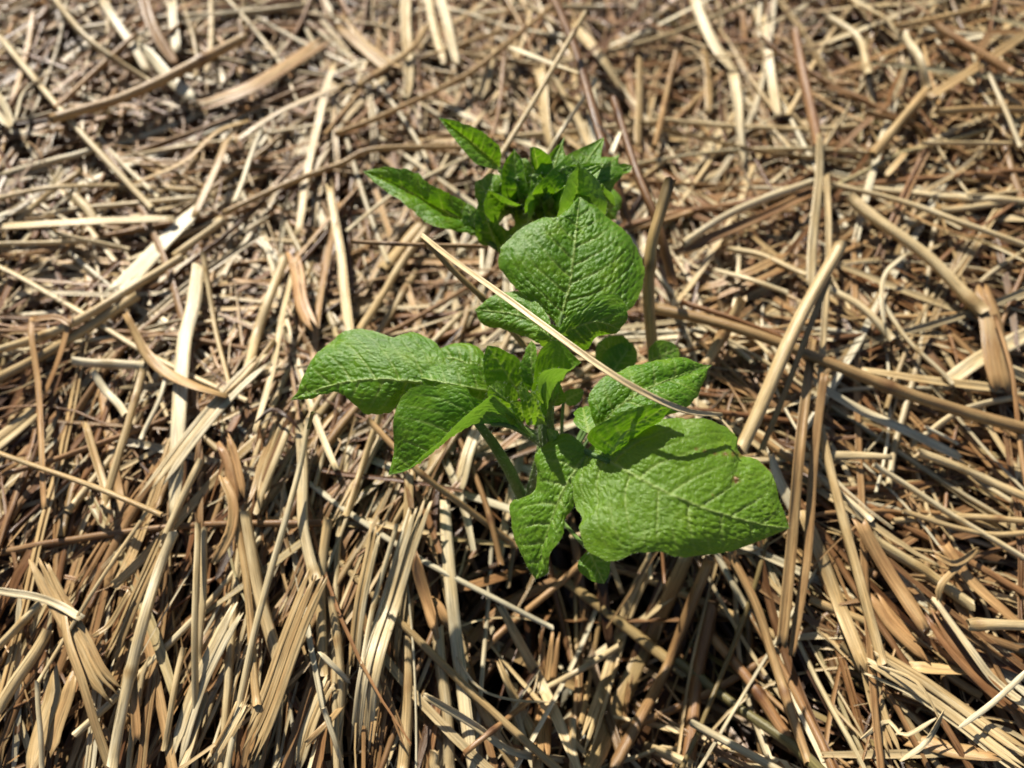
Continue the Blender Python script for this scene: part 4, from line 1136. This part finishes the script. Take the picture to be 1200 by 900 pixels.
# --- centre shoot
sh = link('shoot_tip', stem_mesh('shoot_tip', [(641, 516, 3.6), (638, 490, 4.3), (634, 470, 4.8)], .5, .25, 700, 6), root, 'central cluster of unfolding young leaves')
small(sh, (612, 466, 4.4), (571, 405, 5.6), 1.35, bend=-.05, roll=.25, fold=.35, seed=10, youth=.1)
small(sh, (630, 462, 4.7), (623, 399, 5.8), .65, bend=.1, roll=.5, fold=.5, seed=11, youth=.1)
leaflet(sh,
    [(640, 500, 4.2), (626, 470, 5.0), (627, 437, 5.7), (632, 412, 6.0), (650, 399, 6.1), (667, 409, 6.0), (681, 425, 6.0)],
    [(640, 502, 4.1), (646, 480, 4.5), (652, 458, 4.9), (663, 440, 5.4), (681, 425, 6.0)],
    [(641, 498, 4.4), (634, 465, 5.6), (634, 441, 6.3), (646, 435, 6.5), (658, 432, 6.5), (681, 425, 6.0)],
    label='cupped young leaflet with lime underside', seed=12, amp=.00025, youth=.35, cell=1.8)
rs = np.random.default_rng(5)
for k, (b, t, w_) in enumerate([((622, 498, 4.4), (609, 451, 5.6), .5), ((628, 500, 4.4), (622, 458, 5.9), .45), ((617, 490, 4.3), (598, 470, 5.2), .6), ((634, 497, 4.6), (629, 466, 6.1), .4),
                                ((640, 480, 4.8), (640, 447, 6.0), .5), ((607, 492, 4.2), (592, 478, 4.8), .5), ((600, 450, 4.3), (578, 430, 4.6), .9), ((648, 475, 4.6), (655, 446, 5.5), .45)]):
    small(sh, b, t, w_, bend=.12, roll=rs.normal(0, .5), fold=.5, seed=40 + k, youth=.7, cell=1.2, amp=.0002)

# --- rear leaf in the middle
lf = link('leaf', stem_mesh('leaf', [(642, 505, 3.6), (646, 455, 3.8), (650, 415, 3.9), (655, 386, 4.1), (659, 366, 4.3)], .26, .14, 300, 7), root, 'tall middle leaf with a round heart shaped end leaflet')
leaflet(lf,
    [(655, 384, 4.1), (636, 366, 4.2), (617, 347, 4.4), (600, 333, 4.5), (586, 315, 4.7), (585, 297, 4.9), (594, 284, 5.0), (613, 266, 5.2), (634, 255, 5.3), (653, 254, 5.35), (668, 240, 5.4), (679, 230, 5.4)],
    [(655, 386, 4.1), (660, 362, 4.35), (667, 338, 4.6), (672, 300, 5.0), (676, 262, 5.25), (679, 230, 5.4)],
    [(657, 385, 4.1), (690, 376, 4.15), (733, 366, 4.2), (748, 348, 4.3), (755, 325, 4.45), (753, 306, 4.6), (743, 284, 4.8), (722, 264, 5.0), (700, 246, 5.2), (679, 230, 5.4)],
    label='round pale end leaflet seen from above', puff=.0020, seed=13, nveins=8, cell=1.6, amp=.00052, wave=.0006)
leaflet(lf,
    [(652, 392, 4.5), (664, 372, 4.8), (684, 357, 4.9), (705, 347, 4.9), (724, 347, 4.8), (734, 367, 4.5), (727, 384, 4.2)],
    [(652, 394, 4.4), (672, 384, 4.5), (700, 377, 4.55), (727, 386, 4.2)],
    [(652, 397, 4.2), (666, 404, 4.1), (686, 413, 3.9), (697, 399, 4.0), (712, 392, 4.1), (727, 387, 4.2)], puff=.0008, seed=14, amp=.0004)
leaflet(lf,
    [(648, 396, 4.3), (642, 370, 4.4), (626, 351, 4.3), (602, 342, 4.2), (576, 347, 4.1), (556, 363, 3.8)],
    [(648, 396, 4.2), (630, 380, 4.1), (600, 368, 4.0), (556, 363, 3.8)],
    [(648, 398, 4.0), (632, 403, 3.9), (616, 396, 3.8), (590, 388, 3.6), (566, 381, 3.6), (556, 363, 3.8)], puff=.001, seed=15, amp=.0004)
small(lf, (652, 402, 4.2), (632, 385, 4.6), .9, bend=.2, fold=-.6, seed=16, youth=.3)

# --- rear left leaves
lf = link('leaf', stem_mesh('leaf', [(640, 300, 1.4), (605, 303, 2.2), (582, 290, 2.8), (560, 274, 3.2), (540, 258, 3.6)], .26, .14, 300, 8), root, 'rear left leaf folded along its midrib')
leaflet(lf,
    [(566, 268, 3.2), (557, 246, 3.7), (534, 230, 4.1), (517, 222, 4.4), (500, 212, 4.6), (487, 202, 4.7), (457, 196, 4.7), (440, 197, 4.6), (425, 201, 4.4)],
    [(566, 270, 3.1), (541, 258, 3.5), (512, 243, 3.8), (483, 227, 4.1), (452, 211, 4.3), (425, 201, 4.4)],
    [(566, 272, 3.3), (545, 270, 3.6), (513, 268, 3.9), (492, 254, 4.1), (467, 234, 4.3), (443, 217, 4.4), (425, 201, 4.4)], label='pointed dark green leaflet at far left rear', puff=.0010, seed=17, amp=.0004, cell=2.8, wave=.001)
small(lf, (583, 290, 2.8), (566, 232, 4.2), 1.1, bend=.1, roll=.4, fold=.5, seed=18, youth=.1)
small(lf, (590, 296, 2.6), (575, 262, 3.6), .9, bend=.1, roll=-.6, fold=.5, seed=19, youth=.2)
small(lf, (560, 276, 3.1), (548, 238, 4.0), .8, bend=.15, roll=.2, fold=.3, seed=20)
small(lf, (596, 292, 2.6), (613, 262, 3.4), .8, bend=.1, seed=21)
lf = link('leaf', stem_mesh('leaf', [(640, 270, 2.4), (612, 230, 3.4), (596, 208, 4.0), (580, 194, 4.4)], .2, .12, 200, 9), root, 'upper rear leaf pointing to the upper left')
leaflet(lf,
    [(586, 196, 4.3), (586, 172, 5.0), (570, 158, 5.4), (556, 149, 5.7), (540, 143, 5.9), (526, 140, 6.0), (514, 138, 6.0)],
    [(586, 197, 4.3), (568, 180, 4.8), (548, 163, 5.3), (530, 149, 5.7), (514, 138, 6.0)],
    [(585, 199, 4.5), (570, 196, 4.9), (556, 190, 5.2), (542, 175, 5.5), (530, 160, 5.7), (514, 138, 6.0)], seed=22, puff=.0008, amp=.0004, youth=.1)

# --- rear shoot: a crowd of curled young leaves
sh = link('shoot_tip', stem_mesh('shoot_tip', [(638, 262, 2.6), (634, 240, 3.3), (634, 225, 3.8)], .55, .3, 500, 10), root, 'rear cluster of curled young leaves')
rear = [((594, 244, 3.4), (556, 212, 4.2), 1.7, .55, 0.0, -.5, .35), ((600, 240, 3.6), (572, 206, 4.8), 1.3, .3, .4, -.9, .3), ((604, 242, 3.5), (590, 200, 5.0), 1.0, .1, -.5, .4, .5),
        ((616, 244, 3.5), (606, 197, 5.2), .9, .15, .7, .5, .5), ((624, 244, 3.5), (624, 202, 5.1), 1.2, .25, -.3, -.6, .4), ((612, 236, 3.8), (600, 186, 5.5), 1.2, .1, .3, .5, .1),
        ((633, 236, 3.7), (626, 172, 5.9), .9, -.05, .4, 0, 0.0), ((640, 244, 3.4), (636, 196, 5.2), 1.2, .3, -.5, .7, .4), ((648, 246, 3.4), (650, 180, 5.6), 1.5, .35, .3, .8, .2),
        ((656, 250, 3.3), (664, 186, 5.5), .9, .1, .6, .2, .5), ((666, 240, 3.5), (672, 168, 5.9), 1.9, .45, -.2, -.7, .25), ((668, 236, 3.7), (692, 178, 5.7), 2.0, .5, .2, .9, .25),
        ((680, 244, 3.4), (708, 192, 5.2), 1.9, .5, .3, .9, .3), ((684, 236, 3.5), (728, 194, 5.0), .8, .35, .4, .6, .4), ((690, 224, 3.9), (704, 190, 5.5), 1.3, .3, -.4, -.8, .3),
        ((690, 228, 2.8), (722, 256, 2.6), 2.0, .15, .2, .1, 0.0), ((660, 262, 3.0), (633, 243, 4.0), .75, .2, 0, .5, .7), ((632, 248, 3.2), (646, 214, 4.8), .8, .2, .6, .5, .5),
        ((600, 250, 3.3), (572, 236, 3.7), .8, .4, .4, .8, .4), ((678, 254, 3.0), (696, 212, 4.4), 1.4, .25, -.3, .6, .15), ((625, 260, 2.8), (606, 238, 3.6), .9, .3, .3, .5, .3),
        ((645, 240, 3.6), (658, 200, 5.3), 1.1, .4, .9, -.8, .45), ((608, 246, 3.3), (616, 214, 4.6), .8, .3, -.8, .7, .5), ((672, 246, 3.3), (684, 206, 5.0), 1.2, .4, -.7, .8, .35),
        ((584, 250, 3.2), (566, 226, 4.2), .9, .5, -.5, -.8, .3), ((655, 236, 3.8), (676, 196, 5.6), 1.0, .35, .8, .9, .4)]
for k, (b, t, w_, bend, roll, tc, y) in enumerate(rear):
    small(sh, b, t, w_, bend=bend, roll=roll, fold=.95 if k % 3 else -.7, seed=60 + k, youth=y * .35, tipcurl=tc * .6, wave=.0014, blunt=.40, puff=-.0007 if k % 3 else .0008, amp=.00024, cell=1.3)
for b, m_, t in (((622, 262, 2.6), (610, 232, 3.8), (606, 208, 4.9)), ((632, 262, 2.6), (628, 230, 4.2), (625, 205, 5.1)), ((645, 262, 2.6), (656, 225, 4.4), (660, 196, 5.5)), ((650, 262, 2.6), (672, 232, 4.0), (690, 200, 5.2)), ((612, 266, 2.5), (596, 240, 3.6), (586, 215, 4.5))):
    link('petiole', stem_mesh('petiole', [b, m_, t], .26, .16, 160, int(b[0])), sh)
link('petiole', stem_mesh('petiole', [(634, 262, 2.8), (615, 247, 3.4), (592, 234, 3.8), (570, 232, 4.0)], .2, .1, 200, 12), root)

# --- small leaves low in the shade
for k, (b, t, w_, h) in enumerate([((690, 645, 1.0), (708, 684, .8), 1.1, 0), ((735, 425, .8), (700, 402, 1.0), 1.6, 0), ((760, 424, .6), (795, 408, .6), 1.3, 0), ((715, 440, .6), (741, 402, 1.2), 1.3, 0), ((660, 470, 1.5), (684, 458, 1.7), .6, 0)]):
    q = (640, 590, -1.5) if k == 0 else (655, 560, -1.0)
    p_ = link('leaf', stem_mesh('leaf', [q, ((q[0] + b[0]) / 2, (q[1] + b[1]) / 2, (q[2] + b[2]) / 2 - .2), b], .16, .1, 60, 20 + k), root, 'small dark leaf low in the shade of the plant')
    small(p_, b, t, w_, bend=.1, fold=.15, seed=90 + k, youth=0.0)

# put the plant's own empty at its base without moving the parts
from mathutils import Matrix
bp = Vector(at(624, 603, -2.5))
root.location = bp
for ch in root.children: ch.matrix_parent_inverse = Matrix.Translation(-bp)
